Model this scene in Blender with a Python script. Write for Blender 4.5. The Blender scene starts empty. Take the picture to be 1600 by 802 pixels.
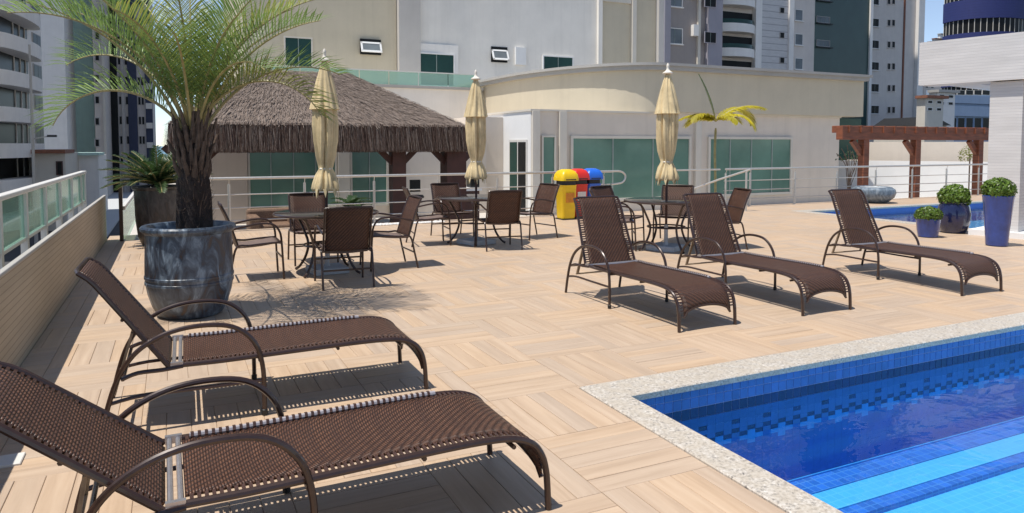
import bpy, math, random
from mathutils import Vector, Matrix, noise
R = math.radians
rnd = random.Random(7)
S = bpy.context.scene
COL = S.collection

# ---------------------------------------------------------------- camera
FPX, HZ, HC = 1115.0, 227.0, 1.55
PITCH = R(3.0)
YAW = math.atan((800 - 270) / FPX)
PY = HZ + FPX * math.tan(PITCH)
F0 = Vector((math.sin(YAW), math.cos(YAW), 0)); RT = Vector((math.cos(YAW), -math.sin(YAW), 0)); U0 = Vector((0, 0, 1))
FW = F0 * math.cos(PITCH) - U0 * math.sin(PITCH); UP = U0 * math.cos(PITCH) + F0 * math.sin(PITCH)
cam = bpy.data.objects.new('camera', bpy.data.cameras.new('camera')); COL.objects.link(cam)
cam.matrix_world = Matrix(((RT.x, UP.x, -FW.x, 0), (RT.y, UP.y, -FW.y, 0), (RT.z, UP.z, -FW.z, HC), (0, 0, 0, 1)))
cam.data.sensor_width = 36; cam.data.lens = FPX / 1600 * 36
cam.data.shift_y = -(401 - PY) / 1600
cam.data.clip_end = 6000; cam.data.clip_start = .05
S.camera = cam

def ray(px, py): return FW + RT * ((px - 800) / FPX) - UP * ((py - PY) / FPX)
def pt(px, py, Y):
    d = ray(px, py); return Vector((0, 0, HC)) + d * (Y / d.y)
def gx(px, Y):
    d = ray(px, HZ); return d.x * Y / d.y

# ---------------------------------------------------------------- world, sun, exposure
SUN_EL, SUN_AZ = R(70), R(-95.0)          # azimuth from +Y towards +X
W = bpy.data.worlds.new('World'); S.world = W; W.use_nodes = True
nt = W.node_tree; bg = nt.nodes['Background']
sky = nt.nodes.new('ShaderNodeTexSky'); sky.sky_type = 'NISHITA'; sky.sun_disc = False
sky.sun_elevation = SUN_EL; sky.sun_rotation = SUN_AZ; sky.air_density = 1.0; sky.dust_density = 0; sky.altitude = 2500; sky.ozone_density = 2.0
hs_ = nt.nodes.new('ShaderNodeHueSaturation'); hs_.inputs['Saturation'].default_value = .86
nt.links.new(sky.outputs[0], hs_.inputs['Color']); nt.links.new(hs_.outputs[0], bg.inputs[0]); bg.inputs[1].default_value = .13
sl = bpy.data.lights.new('sun', 'SUN'); sl.energy = 4.4; sl.angle = R(.53); sl.color = (1, .955, .88)
so = bpy.data.objects.new('sun', sl); COL.objects.link(so)
sd = Vector((math.sin(SUN_AZ) * math.cos(SUN_EL), math.cos(SUN_AZ) * math.cos(SUN_EL), math.sin(SUN_EL)))
so.rotation_euler = sd.to_track_quat('Z', 'Y').to_euler(); so.location = (0, 0, 30)
S.view_settings.view_transform = 'Standard'; S.view_settings.look = 'None'; S.view_settings.gamma = 1
S.view_settings.exposure = 0.3
S.cycles.max_bounces = 8; S.cycles.transparent_max_bounces = 16

# ---------------------------------------------------------------- materials
def nodes(name):
    m = bpy.data.materials.new(name); m.use_nodes = True
    t = m.node_tree; p = t.nodes['Principled BSDF']
    return m, t, p
def N(t, typ, **kw):
    n = t.nodes.new(typ)
    for k, v in kw.items(): setattr(n, k, v)
    return n
def setin(n, **kw):
    for k, v in kw.items(): n.inputs[k.replace('_', ' ')].default_value = v
def L(t, a, b): t.links.new(a, b)
def math_(t, op, a, b=None, c=None):
    n = N(t, 'ShaderNodeMath', operation=op)
    for i, x in enumerate((a, b, c)):
        if x is None: continue
        if isinstance(x, (int, float)): n.inputs[i].default_value = x
        else: L(t, x, n.inputs[i])
    return n.outputs[0]
def mixc(t, fac, a, b, typ='MIX'):
    n = N(t, 'ShaderNodeMix', data_type='RGBA', blend_type=typ)
    if isinstance(fac, (int, float)): n.inputs[0].default_value = fac
    else: L(t, fac, n.inputs[0])
    for i, x in ((6, a), (7, b)):
        if isinstance(x, tuple): n.inputs[i].default_value = (*x[:3], 1)
        else: L(t, x, n.inputs[i])
    return n.outputs[2]
def ramp(t, fac, stops):
    n = N(t, 'ShaderNodeValToRGB'); L(t, fac, n.inputs[0])
    e = n.color_ramp.elements
    while len(e) < len(stops): e.new(.5)
    for k, (p, c) in enumerate(stops):
        e[k].position = p; e[k].color = (*c, 1) if len(c) == 3 else c
    return n.outputs[0]
def noise_(t, vec, scale, detail=4, rough=.55, dist=0):
    n = N(t, 'ShaderNodeTexNoise'); L(t, vec, n.inputs['Vector'])
    setin(n, Scale=scale, Detail=detail, Roughness=rough, Distortion=dist); return n.outputs['Fac']
def mapping(t, vec, scale=(1, 1, 1), loc=(0, 0, 0), rot=(0, 0, 0)):
    n = N(t, 'ShaderNodeMapping'); L(t, vec, n.inputs[0])
    n.inputs['Scale'].default_value = scale; n.inputs['Location'].default_value = loc; n.inputs['Rotation'].default_value = rot
    return n.outputs[0]
def bump(t, p, h, strength=.3, dist=.01):
    b = N(t, 'ShaderNodeBump'); setin(b, Strength=strength, Distance=dist); L(t, h, b.inputs['Height'])
    L(t, b.outputs[0], p.inputs['Normal']); return b
def pos(t): return N(t, 'ShaderNodeNewGeometry').outputs['Position']
def sc(c, k): return tuple(min(1, max(0, x * k)) for x in c)
def pm(name, base, rough=.6, var=.12, scale=3, bmp=0, bscale=60, metal=0, spec=.5, stretch=(1, 1, 1), obj=0, coat=0, bdist=.005):
    m, t, p = nodes(name)
    v = mapping(t, pos(t), stretch)
    f = noise_(t, v, scale, 5, .6)
    c = ramp(t, f, [(.3, sc(base, 1 - var)), (.7, sc(base, 1 + var))])
    if obj:
        oi = N(t, 'ShaderNodeObjectInfo')
        hv = N(t, 'ShaderNodeHueSaturation'); L(t, c, hv.inputs['Color'])
        L(t, math_(t, 'MULTIPLY_ADD', oi.outputs['Random'], 2 * obj, 1 - obj), hv.inputs['Value']); c = hv.outputs[0]
    L(t, c, p.inputs['Base Color'])
    setin(p, Roughness=rough, Metallic=metal, Specular_IOR_Level=spec, Coat_Weight=coat)
    if bmp:
        bump(t, p, noise_(t, v, bscale, 4, .6), bmp, bdist)
    return m
M = {}
# deck planks: grain along x or along y, a tint for each plank from its cell in the layout
BL, PX0, PY0 = .63, 1.70, 2.64
def plank_mat(name, along_x):
    m, t, p = nodes(name)
    P = pos(t); s = N(t, 'ShaderNodeSeparateXYZ'); L(t, P, s.inputs[0])
    w = BL / 5
    ux = math_(t, 'FLOOR', math_(t, 'DIVIDE', math_(t, 'SUBTRACT', s.outputs[0], PX0), BL if along_x else w))
    uy = math_(t, 'FLOOR', math_(t, 'DIVIDE', math_(t, 'SUBTRACT', s.outputs[1], PY0), w if along_x else BL))
    cv = N(t, 'ShaderNodeCombineXYZ'); L(t, ux, cv.inputs[0]); L(t, uy, cv.inputs[1]); cv.inputs[2].default_value = 3.3
    wn = N(t, 'ShaderNodeTexWhiteNoise', noise_dimensions='3D'); L(t, cv.outputs[0], wn.inputs['Vector'])
    # shift the grain for each plank
    off = N(t, 'ShaderNodeVectorMath', operation='MULTIPLY_ADD'); L(t, wn.outputs['Color'], off.inputs[0]); off.inputs[1].default_value = (9, 9, 9); L(t, P, off.inputs[2])
    g = mapping(t, off.outputs[0], (.9, 15, 1) if along_x else (15, .9, 1))
    f = noise_(t, g, 1.6, 5, .6, .3)
    g2 = mapping(t, off.outputs[0], (.5, 7, 1) if along_x else (7, .5, 1))
    f2 = noise_(t, g2, 1.3, 3, .5, .4)
    c = ramp(t, f, [(.3, (.43, .305, .205)), (.5, (.495, .36, .247)), (.72, (.545, .41, .29))])
    c = mixc(t, math_(t, 'MULTIPLY', ramp(t, f2, [(.5, (0, 0, 0)), (.75, (1, 1, 1))]), .4), c, (.36, .262, .185))
    hv = N(t, 'ShaderNodeHueSaturation'); L(t, c, hv.inputs['Color'])
    L(t, math_(t, 'MULTIPLY_ADD', wn.outputs['Value'], .12, .93), hv.inputs['Value'])
    L(t, math_(t, 'MULTIPLY_ADD', wn.outputs['Value'], .2, .85), hv.inputs['Saturation'])
    dirt = noise_(t, P, .55, 4, .6)
    c = mixc(t, math_(t, 'MULTIPLY', ramp(t, dirt, [(.45, (0, 0, 0)), (.75, (1, 1, 1))]), .22), hv.outputs[0], (.33, .25, .17))
    L(t, c, p.inputs['Base Color'])
    L(t, math_(t, 'MULTIPLY_ADD', f, .2, .38), p.inputs['Roughness']); setin(p, Specular_IOR_Level=.35)
    bump(t, p, f, .12, .002)
    return m
M['plank_x'] = plank_mat('plank_grain_across', True); M['plank_y'] = plank_mat('plank_grain_along', False)
M['grout'] = pm('tile_grout', (.40, .295, .205), .9, .15, 4)
def granite():
    m, t, p = nodes('granite')
    P = pos(t)
    v = N(t, 'ShaderNodeTexVoronoi'); L(t, P, v.inputs['Vector']); setin(v, Scale=95)
    a = noise_(t, P, 60, 3, .7); b = noise_(t, P, 14, 4, .6)
    c = ramp(t, a, [(.36, (.13, .12, .115)), (.45, (.42, .375, .32)), (.56, (.55, .50, .435)), (.68, (.70, .665, .62))])
    c = mixc(t, math_(t, 'MULTIPLY', v.outputs['Color'], .35), c, (.58, .54, .48))
    c = mixc(t, ramp(t, b, [(.42, (.55, .55, .55)), (.62, (0, 0, 0))]), c, (.47, .405, .32))
    L(t, c, p.inputs['Base Color']); setin(p, Roughness=.35)
    return m
M['granite'] = granite()
def tile_mat(name, base, obj=.14, rough=.15):
    return pm(name, base, rough, .10, 9, .05, 30, obj=obj, spec=.5)
M['tile_light'] = tile_mat('pool_tile_mid_blue', (.058, .145, .44))
M['tile_dark'] = tile_mat('pool_tile_navy', (.008, .018, .12))
M['tile_pale'] = tile_mat('pool_tile_pale_blue', (.06, .26, .66))
M['tile_deep'] = tile_mat('pool_tile_royal_blue', (.022, .105, .45))
M['tile_grout'] = pm('pool_grout', (.30, .44, .72), .7, .1, 5)
def grid_tile(name, base, grout, size=.07, var=.12):
    m, t, p = nodes(name)
    b = N(t, 'ShaderNodeTexBrick'); b.offset = 0; b.squash = 1
    s = N(t, 'ShaderNodeSeparateXYZ'); L(t, pos(t), s.inputs[0])
    cv = N(t, 'ShaderNodeCombineXYZ'); L(t, math_(t, 'ADD', s.outputs[0], 0), cv.inputs[0]); L(t, math_(t, 'ADD', s.outputs[1], s.outputs[2]), cv.inputs[1])
    L(t, cv.outputs[0], b.inputs['Vector'])
    b.inputs['Color1'].default_value = (*sc(base, 1 - var), 1); b.inputs['Color2'].default_value = (*sc(base, 1 + var), 1); b.inputs['Mortar'].default_value = (*grout, 1)
    setin(b, Scale=1, Mortar_Size=.004, Brick_Width=size, Row_Height=size, Bias=0)
    c = mixc(t, noise_(t, pos(t), .8, 4), b.outputs[0], sc(base, .82))
    L(t, c, p.inputs['Base Color']); setin(p, Roughness=.3)
    return m
M['floor_pool'] = grid_tile('pool_floor_tile', (.115, .46, .80), (.20, .56, .86), .07, .07)
M['floor_dark'] = grid_tile('pool_step_edge_tile', (.045, .16, .56), (.16, .34, .70), .07, .3)
def water():
    m, t, p = nodes('pool_water')
    out = t.nodes['Material Output']; t.nodes.remove(p)
    tr = N(t, 'ShaderNodeBsdfTransparent'); tr.inputs[0].default_value = (.74, .95, 1, 1)
    gl = N(t, 'ShaderNodeBsdfGlossy'); gl.inputs['Roughness'].default_value = .015
    fr = N(t, 'ShaderNodeFresnel'); fr.inputs['IOR'].default_value = 1.33
    b = N(t, 'ShaderNodeBump'); setin(b, Strength=.45, Distance=.02)
    h = math_(t, 'ADD', noise_(t, mapping(t, pos(t), (1, 1.6, 1)), 2.3, 3, .5, .6), math_(t, 'MULTIPLY', noise_(t, pos(t), 9, 2, .5), .18))
    L(t, h, b.inputs['Height']); L(t, b.outputs[0], gl.inputs['Normal'])
    mx = N(t, 'ShaderNodeMixShader'); L(t, fr.outputs[0], mx.inputs[0]); L(t, tr.outputs[0], mx.inputs[1]); L(t, gl.outputs[0], mx.inputs[2])
    L(t, mx.outputs[0], out.inputs[0]); return m
M['water'] = water()
def weave():
    m, t, p = nodes('woven_rattan')
    uv = N(t, 'ShaderNodeUVMap'); s = N(t, 'ShaderNodeSeparateXYZ'); L(t, uv.outputs[0], s.inputs[0])
    a, bb = .011, .020
    vi = math_(t, 'FLOOR', math_(t, 'DIVIDE', s.outputs[1], a))
    ph = math_(t, 'MULTIPLY', vi, .27)
    hu = math_(t, 'ABSOLUTE', math_(t, 'SINE', math_(t, 'MULTIPLY', math_(t, 'ADD', math_(t, 'DIVIDE', s.outputs[0], bb * 2), ph), math.pi)))
    hv = math_(t, 'ABSOLUTE', math_(t, 'SINE', math_(t, 'MULTIPLY', math_(t, 'DIVIDE', s.outputs[1], a), math.pi)))
    h = math_(t, 'MULTIPLY', math_(t, 'POWER', hu, .6), math_(t, 'POWER', hv, .5))
    f = noise_(t, pos(t), 40, 4, .7); f2 = noise_(t, mapping(t, uv.outputs[0], (1, 14, 1)), 5, 3, .6)
    c = ramp(t, math_(t, 'MULTIPLY_ADD', f, .35, math_(t, 'MULTIPLY', h, .62)), [(.28, (.005, .0025, .0015)), (.55, (.064, .028, .016)), (.9, (.24, .115, .066))])  # gap shade and strand highlights painted into the colour by weave height
    c = mixc(t, math_(t, 'MULTIPLY', f2, .45), c, (.085, .041, .027))
    f3 = noise_(t, mapping(t, uv.outputs[0], (.6, 9, 1)), 1.7, 4, .7)
    c = mixc(t, math_(t, 'MULTIPLY', ramp(t, f3, [(.42, (0, 0, 0)), (.66, (1, 1, 1))]), .55), c, (.045, .022, .016))
    L(t, c, p.inputs['Base Color']); setin(p, Roughness=.4, Specular_IOR_Level=.32)
    bump(t, p, h, .8, .006); return m
M['weave'] = weave()
M['strip'] = pm('rattan_strip', (.055, .026, .019), .42, .35, 40)
M['bronze'] = pm('bronze_painted_tube', (.040, .020, .014), .30, .22, 25, metal=.15, coat=.3)
M['aluminium'] = pm('bare_aluminium', (.48, .45, .45), .32, .1, 20, metal=.75)
M['edge'] = pm('glint_edge_tube', (.38, .35, .36), .4, .08, 20, metal=.2)  # sun glint between the wraps put into the tube colour
M['prop'] = pm('worn_tan_bracket', (.30, .225, .15), .45, .3, 25, metal=.25)
M['sling'] = pm('chair_sling_fabric', (.062, .035, .026), .55, .25, 180, .3, 400)
M['cushion'] = pm('chair_seat_fabric', (.15, .105, .09), .7, .2, 60, .3, 300)
M['tableglass'] = pm('dark_table_glass', (.022, .020, .020), .06, .1, 3)
M['slab'] = pm('pale_concrete', (.46, .47, .47), .8, .12, 8, .3, 60)
M['canvas'] = pm('cream_canvas', (.61, .48, .275), .9, .2, 7, .25, 300)
M['canvas_white'] = pm('pale_canvas_cap', (.70, .64, .55), .85, .08, 8)
M['steel'] = pm('brushed_steel', (.55, .53, .49), .35, .08, 20, metal=.55)
M['white_alu'] = pm('white_painted_metal', (.66, .64, .60), .4, .05, 8)
M['white'] = pm('white_wall_paint', (.78, .77, .75), .8, .04, 1.2, .15, 40)
M['yellow'] = pm('yellow_plastic', (.75, .50, .008), .35, .08, 6)
M['orange'] = pm('orange_plate', (.62, .22, .01), .4, .2, 12); M['red'] = pm('red_plastic', (.62, .028, .02), .35, .08, 6)
M['blue'] = pm('blue_plastic', (.02, .13, .60), .35, .08, 6)
M['black'] = pm('black_plastic', (.012, .012, .013), .5, .2, 6)
M['wood_red'] = pm('red_brown_timber', (.20, .062, .028), .55, .35, 2.5, .25, 30, stretch=(1, 1, 6))
M['wood_dark'] = pm('dark_red_timber', (.06, .019, .013), .55, .3, 3, .25, 30)
M['thatch'] = pm('straw_thatch', (.165, .125, .10), .95, .35, 14, .5, 60, stretch=(1, 1, .3))
M['thatch_light'] = pm('bleached_straw', (.225, .178, .148), .95, .35, 9)
M['thatch_dark'] = pm('shaded_brown_straw', (.085, .050, .037), .95, .3, 20)  # brown fringe straw with the eave shade put into its colour
def stucco(name, c, var=.05, bmp=.25):
    m, t, p = nodes(name)
    P = pos(t)
    f = noise_(t, P, .9, 5, .6); st_ = noise_(t, mapping(t, P, (3.2, 3.2, .16)), 1.0, 4, .65); gr = noise_(t, P, 9, 4, .7)
    cc = ramp(t, f, [(.3, sc(c, 1 - var)), (.7, sc(c, 1 + var))])
    cc = mixc(t, math_(t, 'MULTIPLY', ramp(t, st_, [(.50, (0, 0, 0)), (.78, (1, 1, 1))]), .20), cc, sc(c, .62))
    cc = mixc(t, math_(t, 'MULTIPLY', gr, .10), cc, sc(c, .7))
    L(t, cc, p.inputs['Base Color']); setin(p, Roughness=.88)
    bump(t, p, noise_(t, P, 35, 4, .6), bmp, .01); return m
M['tan'] = stucco('tan_stucco', (.575, .505, .38)); M['grey'] = stucco('light_grey_stucco', (.80, .755, .685))
M['grey2'] = stucco('mid_grey_stucco', (.52, .49, .455)); M['cream'] = stucco('cream_stucco', (.64, .59, .51))
M['beige'] = stucco('beige_render', (.68, .60, .51)); M['pink'] = stucco('pinkish_beige_render', (.47, .385, .315))
M['cap'] = stucco('grey_cornice', (.40, .385, .36)); M['mint'] = stucco('mint_render', (.52, .70, .61)); M['taupe'] = stucco('taupe_render', (.33, .29, .27))
M['mauve'] = stucco('mauve_render', (.32, .305, .345)); M['tower'] = stucco('warm_grey_render', (.68, .61, .55)); M['towerwhite'] = stucco('white_render', (.84, .80, .75))
M['slate'] = stucco('blue_grey_render', (.33, .42, .55))
M['mullion'] = pm('grey_green_mullion', (.26, .31, .28), .5, .1, 5); M['navyband'] = stucco('dark_navy_render', (.055, .065, .11))
def lined(name, c, dark, period, horizontal=True, width=.08, axis=2):
    m, t, p = nodes(name)
    s = N(t, 'ShaderNodeSeparateXYZ'); L(t, pos(t), s.inputs[0])
    f = math_(t, 'FRACT', math_(t, 'DIVIDE', s.outputs[axis], period))
    line = math_(t, 'LESS_THAN', f, width)
    n = noise_(t, mapping(t, pos(t), (.7, .7, 5)), 2, 4)
    cc = ramp(t, n, [(.3, sc(c, .9)), (.7, sc(c, 1.08))])
    L(t, mixc(t, line, cc, dark), p.inputs['Base Color']); setin(p, Roughness=.7)
    bump(t, p, math_(t, 'SUBTRACT', 1, line), .5, .006); return m
M['parapet'] = lined('narrow_tile_cladding', (.42, .345, .245), (.27, .22, .16), .05, width=.12)
M['louvre'] = lined('grooved_grey_render', (.60, .575, .56), (.36, .34, .34), .75, width=.12)
M['beam'] = lined('white_strip_tiles', (.60, .575, .555), (.50, .48, .47), .05, width=.15)
M['bluetile'] = lined('navy_mosaic', (.024, .034, .15), (.014, .02, .09), .6, width=.06)
def glassy(name, c, rough=.08, var=.25):
    m = pm(name, c, rough, var, .45, spec=.2); return m
M['green_glass'] = pm('green_tinted_glass', (.12, .225, .178), .10, .22, .45, spec=.45)
M['green_dark'] = glassy('dark_green_glass', (.018, .055, .045))
M['dark_glass'] = pm('dark_window_glass', (.018, .019, .02), .3, .25, .45, spec=.08)
M['grey_glass'] = glassy('grey_window_glass', (.16, .18, .19), .1)
M['green_wall'] = pm('deep_green_cladding', (.032, .070, .062), .35, .12, .4)
def clear(name, tint, haze, amt):
    m, t, p = nodes(name)
    out = t.nodes['Material Output']
    tr = N(t, 'ShaderNodeBsdfTransparent'); tr.inputs[0].default_value = (*tint, 1)
    p.inputs['Base Color'].default_value = (*haze, 1); setin(p, Roughness=.06)
    mx = N(t, 'ShaderNodeMixShader'); mx.inputs[0].default_value = amt
    L(t, tr.outputs[0], mx.inputs[1]); L(t, p.outputs[0], mx.inputs[2]); L(t, mx.outputs[0], out.inputs[0]); return m
M['rail_glass'] = clear('pale_green_rail_glass', (.74, .90, .83), (.50, .70, .60), .42)
def leaf(name, c1, c2, trans=.35, rough=.45, coords=3):
    m, t, p = nodes(name)
    out = t.nodes['Material Output']
    f = noise_(t, pos(t), coords, 3, .6)
    oi = N(t, 'ShaderNodeObjectInfo')
    c = ramp(t, f, [(.32, c1), (.68, c2)])
    hv = N(t, 'ShaderNodeHueSaturation'); L(t, c, hv.inputs['Color']); L(t, math_(t, 'MULTIPLY_ADD', oi.outputs['Random'], .5, .75), hv.inputs['Value'])
    L(t, hv.outputs[0], p.inputs['Base Color']); setin(p, Roughness=rough)
    tl = N(t, 'ShaderNodeBsdfTranslucent'); L(t, hv.outputs[0], tl.inputs[0])
    mx = N(t, 'ShaderNodeMixShader'); mx.inputs[0].default_value = trans
    L(t, p.outputs[0], mx.inputs[1]); L(t, tl.outputs[0], mx.inputs[2]); L(t, mx.outputs[0], out.inputs[0]); return m
M['frond'] = leaf('palm_leaflet', (.105, .185, .045), (.235, .345, .09))
M['frond_old'] = leaf('yellowing_leaflet', (.19, .23, .045), (.34, .35, .08))
M['cycad'] = leaf('cycad_leaflet', (.018, .045, .014), (.055, .10, .03))
M['spear'] = leaf('green_spear_leaf', (.05, .11, .02), (.12, .20, .04)); M['yellow_leaf'] = leaf('yellow_palm_leaf', (.40, .36, .02), (.62, .52, .03))
M['box_leaf'] = leaf('boxwood_leaf', (.06, .13, .012), (.17, .26, .03), .25, .4, 30)
M['rachis'] = pm('palm_leaf_stem', (.30, .25, .10), .5, .25, 10)
M['fibre'] = pm('palm_trunk_fibre', (.034, .022, .018), .95, .5, 25, 1, 70, stretch=(1, 1, .4), bdist=.03)
M['boot'] = pm('old_leaf_base', (.10, .068, .050), .9, .5, 18, .6, 50)
M['soil'] = pm('dark_soil', (.03, .02, .015), .95, .3, 20, .8, 40)
def glaze(name, a, b, c_, drip):
    m, t, p = nodes(name)
    v = mapping(t, pos(t), (1, 1, .45))
    f = noise_(t, v, 7.5, 4, .6, 1.2)
    c = ramp(t, f, [(.34, drip), (.42, a), (.53, b), (.66, c_)])
    f2 = noise_(t, mapping(t, pos(t), (9, 9, 1.2)), 2.2, 3, .6, .3)
    c = mixc(t, math_(t, 'MULTIPLY', f2, .4), c, sc(a, .7))
    L(t, c, p.inputs['Base Color']); setin(p, Roughness=.42, Coat_Weight=.12, Coat_Roughness=.2)
    bump(t, p, f, .5, .02); return m
M['glaze'] = glaze('blue_grey_drip_glaze', (.035, .045, .065), (.085, .115, .155), (.24, .31, .38), (.060, .034, .022))
M['glaze_dark'] = glaze('dark_grey_glaze', (.025, .024, .026), (.055, .050, .050), (.085, .08, .078), (.05, .035, .03))
M['glaze_tub'] = glaze('pale_blue_grey_glaze', (.09, .12, .15), (.17, .21, .25), (.30, .34, .37), (.20, .22, .24))
M['cobalt'] = pm('cobalt_glaze', (.018, .048, .22), .2, .3, 5, coat=.5)
M['navy'] = pm('navy_glaze', (.010, .014, .06), .2, .3, 5, coat=.5)
M['asphalt'] = pm('asphalt', (.05, .05, .052), .9, .2, .5, .2, 30)
M['terrace'] = pm('pale_terrace_paving', (.50, .46, .41), .85, .08, .8)
M['pebble'] = pm('white_pebbles', (.72, .70, .67), .8, .15, 30)
M['sea'] = pm('sea_water', (.03, .14, .22), .25, .15, .02)
M['hill'] = pm('wooded_hill', (.045, .075, .03), .9, .4, .05)
M['rooftile'] = pm('clay_roof', (.24, .10, .06), .85, .25, 3)
M['wicker'] = pm('brown_wicker', (.17, .10, .06), .7, .5, 55, .6, 90)
M['carpaint'] = pm('teal_car_paint', (.04, .12, .15), .2, .05, 2, coat=.8)

# ---------------------------------------------------------------- mesh builder
def catmull(ps, n=6):
    ps = [Vector(p) for p in ps]
    out = []
    for i in range(len(ps) - 1):
        p0 = ps[max(i - 1, 0)]; p1 = ps[i]; p2 = ps[i + 1]; p3 = ps[min(i + 2, len(ps) - 1)]
        for k in range(n):
            t = k / n
            out.append(.5 * ((2 * p1) + (p2 - p0) * t + (2 * p0 - 5 * p1 + 4 * p2 - p3) * t * t + (3 * p1 - p0 - 3 * p2 + p3) * t ** 3))
    out.append(ps[-1]); return out
class MB:
    def __init__(s): s.v = []; s.f = []; s.uv = {}
    def add(s, vs, fs):
        b = len(s.v); s.v += [tuple(v) for v in vs]; s.f += [tuple(b + i for i in f) for f in fs]; return s
    def box(s, x0, x1, y0, y1, z0, z1):
        return s.add([(x0, y0, z0), (x1, y0, z0), (x1, y1, z0), (x0, y1, z0), (x0, y0, z1), (x1, y0, z1), (x1, y1, z1), (x0, y1, z1)],
                     [(0, 3, 2, 1), (4, 5, 6, 7), (0, 1, 5, 4), (1, 2, 6, 5), (2, 3, 7, 6), (3, 0, 4, 7)])
    def obox(s, c, ax, ay, az):        # centre and three half-axis vectors
        c, ax, ay, az = map(Vector, (c, ax, ay, az))
        vs = [c + ax * i + ay * j + az * k for k in (-1, 1) for i, j in ((-1, -1), (1, -1), (1, 1), (-1, 1))]
        return s.add(vs, [(0, 3, 2, 1), (4, 5, 6, 7), (0, 1, 5, 4), (1, 2, 6, 5), (2, 3, 7, 6), (3, 0, 4, 7)])
    def chip(s, x0, x1, y0, y1, z0, z1, c):   # box with a chamfered top and no underside
        return s.add([(x0, y0, z0), (x1, y0, z0), (x1, y1, z0), (x0, y1, z0), (x0, y0, z1 - c), (x1, y0, z1 - c), (x1, y1, z1 - c), (x0, y1, z1 - c),
                      (x0 + c, y0 + c, z1), (x1 - c, y0 + c, z1), (x1 - c, y1 - c, z1), (x0 + c, y1 - c, z1)],
                     [(0, 1, 5, 4), (1, 2, 6, 5), (2, 3, 7, 6), (3, 0, 4, 7), (4, 5, 9, 8), (5, 6, 10, 9), (6, 7, 11, 10), (7, 4, 8, 11), (8, 9, 10, 11)])
    def tube(s, path, r, n=8, cap=True):
        P = [Vector(p) for p in path]; m = len(P)
        rs = r if isinstance(r, (list, tuple)) else [r] * m
        T = [(P[min(i + 1, m - 1)] - P[max(i - 1, 0)]).normalized() for i in range(m)]
        ref = Vector((0, 0, 1)) if abs(T[0].z) < .9 else Vector((1, 0, 0))
        u = T[0].cross(ref).normalized(); vs = []
        for i in range(m):
            u = (u - T[i] * u.dot(T[i])).normalized(); w = T[i].cross(u)
            vs += [P[i] + (u * math.cos(a) + w * math.sin(a)) * rs[i] for a in (2 * math.pi * k / n for k in range(n))]
        fs = [(i * n + k, i * n + (k + 1) % n, (i + 1) * n + (k + 1) % n, (i + 1) * n + k) for i in range(m - 1) for k in range(n)]
        if cap: fs += [tuple(range(n - 1, -1, -1)), tuple((m - 1) * n + k for k in range(n))]
        return s.add(vs, fs)
    def lathe(s, prof, n=24, c=(0, 0, 0), fold=None):
        vs = []; m = len(prof)
        for i, (r, z) in enumerate(prof):
            for k in range(n):
                a = 2 * math.pi * k / n; rr = r * (fold(a, z) if fold else 1)
                vs.append((c[0] + rr * math.cos(a), c[1] + rr * math.sin(a), c[2] + z))
        fs = [(i * n + k, i * n + (k + 1) % n, (i + 1) * n + (k + 1) % n, (i + 1) * n + k) for i in range(m - 1) for k in range(n)]
        fs += [tuple(range(n - 1, -1, -1)), tuple((m - 1) * n + k for k in range(n))]
        return s.add(vs, fs)
    def prism(s, poly, z0, z1):
        n = len(poly)
        return s.add([(x, y, z0) for x, y in poly] + [(x, y, z1) for x, y in poly],
                     [tuple(range(n - 1, -1, -1)), tuple(range(n, 2 * n))] + [(i, (i + 1) % n, n + (i + 1) % n, n + i) for i in range(n)])
    def grid(s, fn, nu, nv, uvfn=None):
        b = len(s.v)
        for j in range(nv + 1):
            for i in range(nu + 1):
                s.v.append(tuple(fn(i / nu, j / nv)))
                if uvfn: s.uv[len(s.v) - 1] = uvfn(i / nu, j / nv)
        for j in range(nv):
            for i in range(nu):
                a = b + j * (nu + 1) + i; s.f.append((a, a + 1, a + nu + 2, a + nu + 1))
        return s
    def mesh(s, name, mat, smooth=True, off=None, angle=38):
        me = bpy.data.meshes.new(name)
        vs = s.v if off is None else [(x - off[0], y - off[1], z - off[2]) for x, y, z in s.v]
        me.from_pydata(vs, [], s.f)
        if s.uv:
            ul = me.uv_layers.new(name='UVMap')
            for lp in me.loops: ul.data[lp.index].uv = s.uv.get(lp.vertex_index, (0, 0))
        me.materials.append(mat); me.update()
        if smooth:
            me.shade_smooth(); me.set_sharp_from_angle(angle=R(angle))
        return me
    def build(s, name, mat, parent=None, smooth=True, loc=None, angle=38):
        off = None
        if parent is not None and parent.get('_w'):      # a parent placed in world space: shift into its frame
            off = base_of(parent)
        elif loc is not None: off = loc
        o = bpy.data.objects.new(name, s.mesh(name, mat, smooth, off, angle)); COL.objects.link(o)
        if parent is not None: o.parent = parent; o['_w'] = parent.get('_w', 0)
        elif loc is not None: o.location = loc
        return o
def base_of(o):
    v = Vector(o.location)
    while o.parent: o = o.parent; v += Vector(o.location)
    return v
def tag(o, label=None, cat=None, group=None, kind=None):
    if label: o['label'] = label
    if cat: o['category'] = cat
    if group: o['group'] = group
    if kind: o['kind'] = kind
    return o
def empty(name, loc, rz=0, world=True):
    o = bpy.data.objects.new(name, None); COL.objects.link(o); o.location = loc; o.rotation_euler = (0, 0, rz); o.empty_display_size = .2
    if world: o['_w'] = 1
    return o
def kids(o): return list(o.children)
def copy_tree(o, parent=None):
    c = o.copy(); COL.objects.link(c)
    if parent is not None: c.parent = parent
    for ch in kids(o): copy_tree(ch, c)
    return c
def bevel(o, w=.006, n=2):
    m = o.modifiers.new('edge', 'BEVEL'); m.width = w; m.segments = n; m.limit_method = 'ANGLE'; return o

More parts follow.
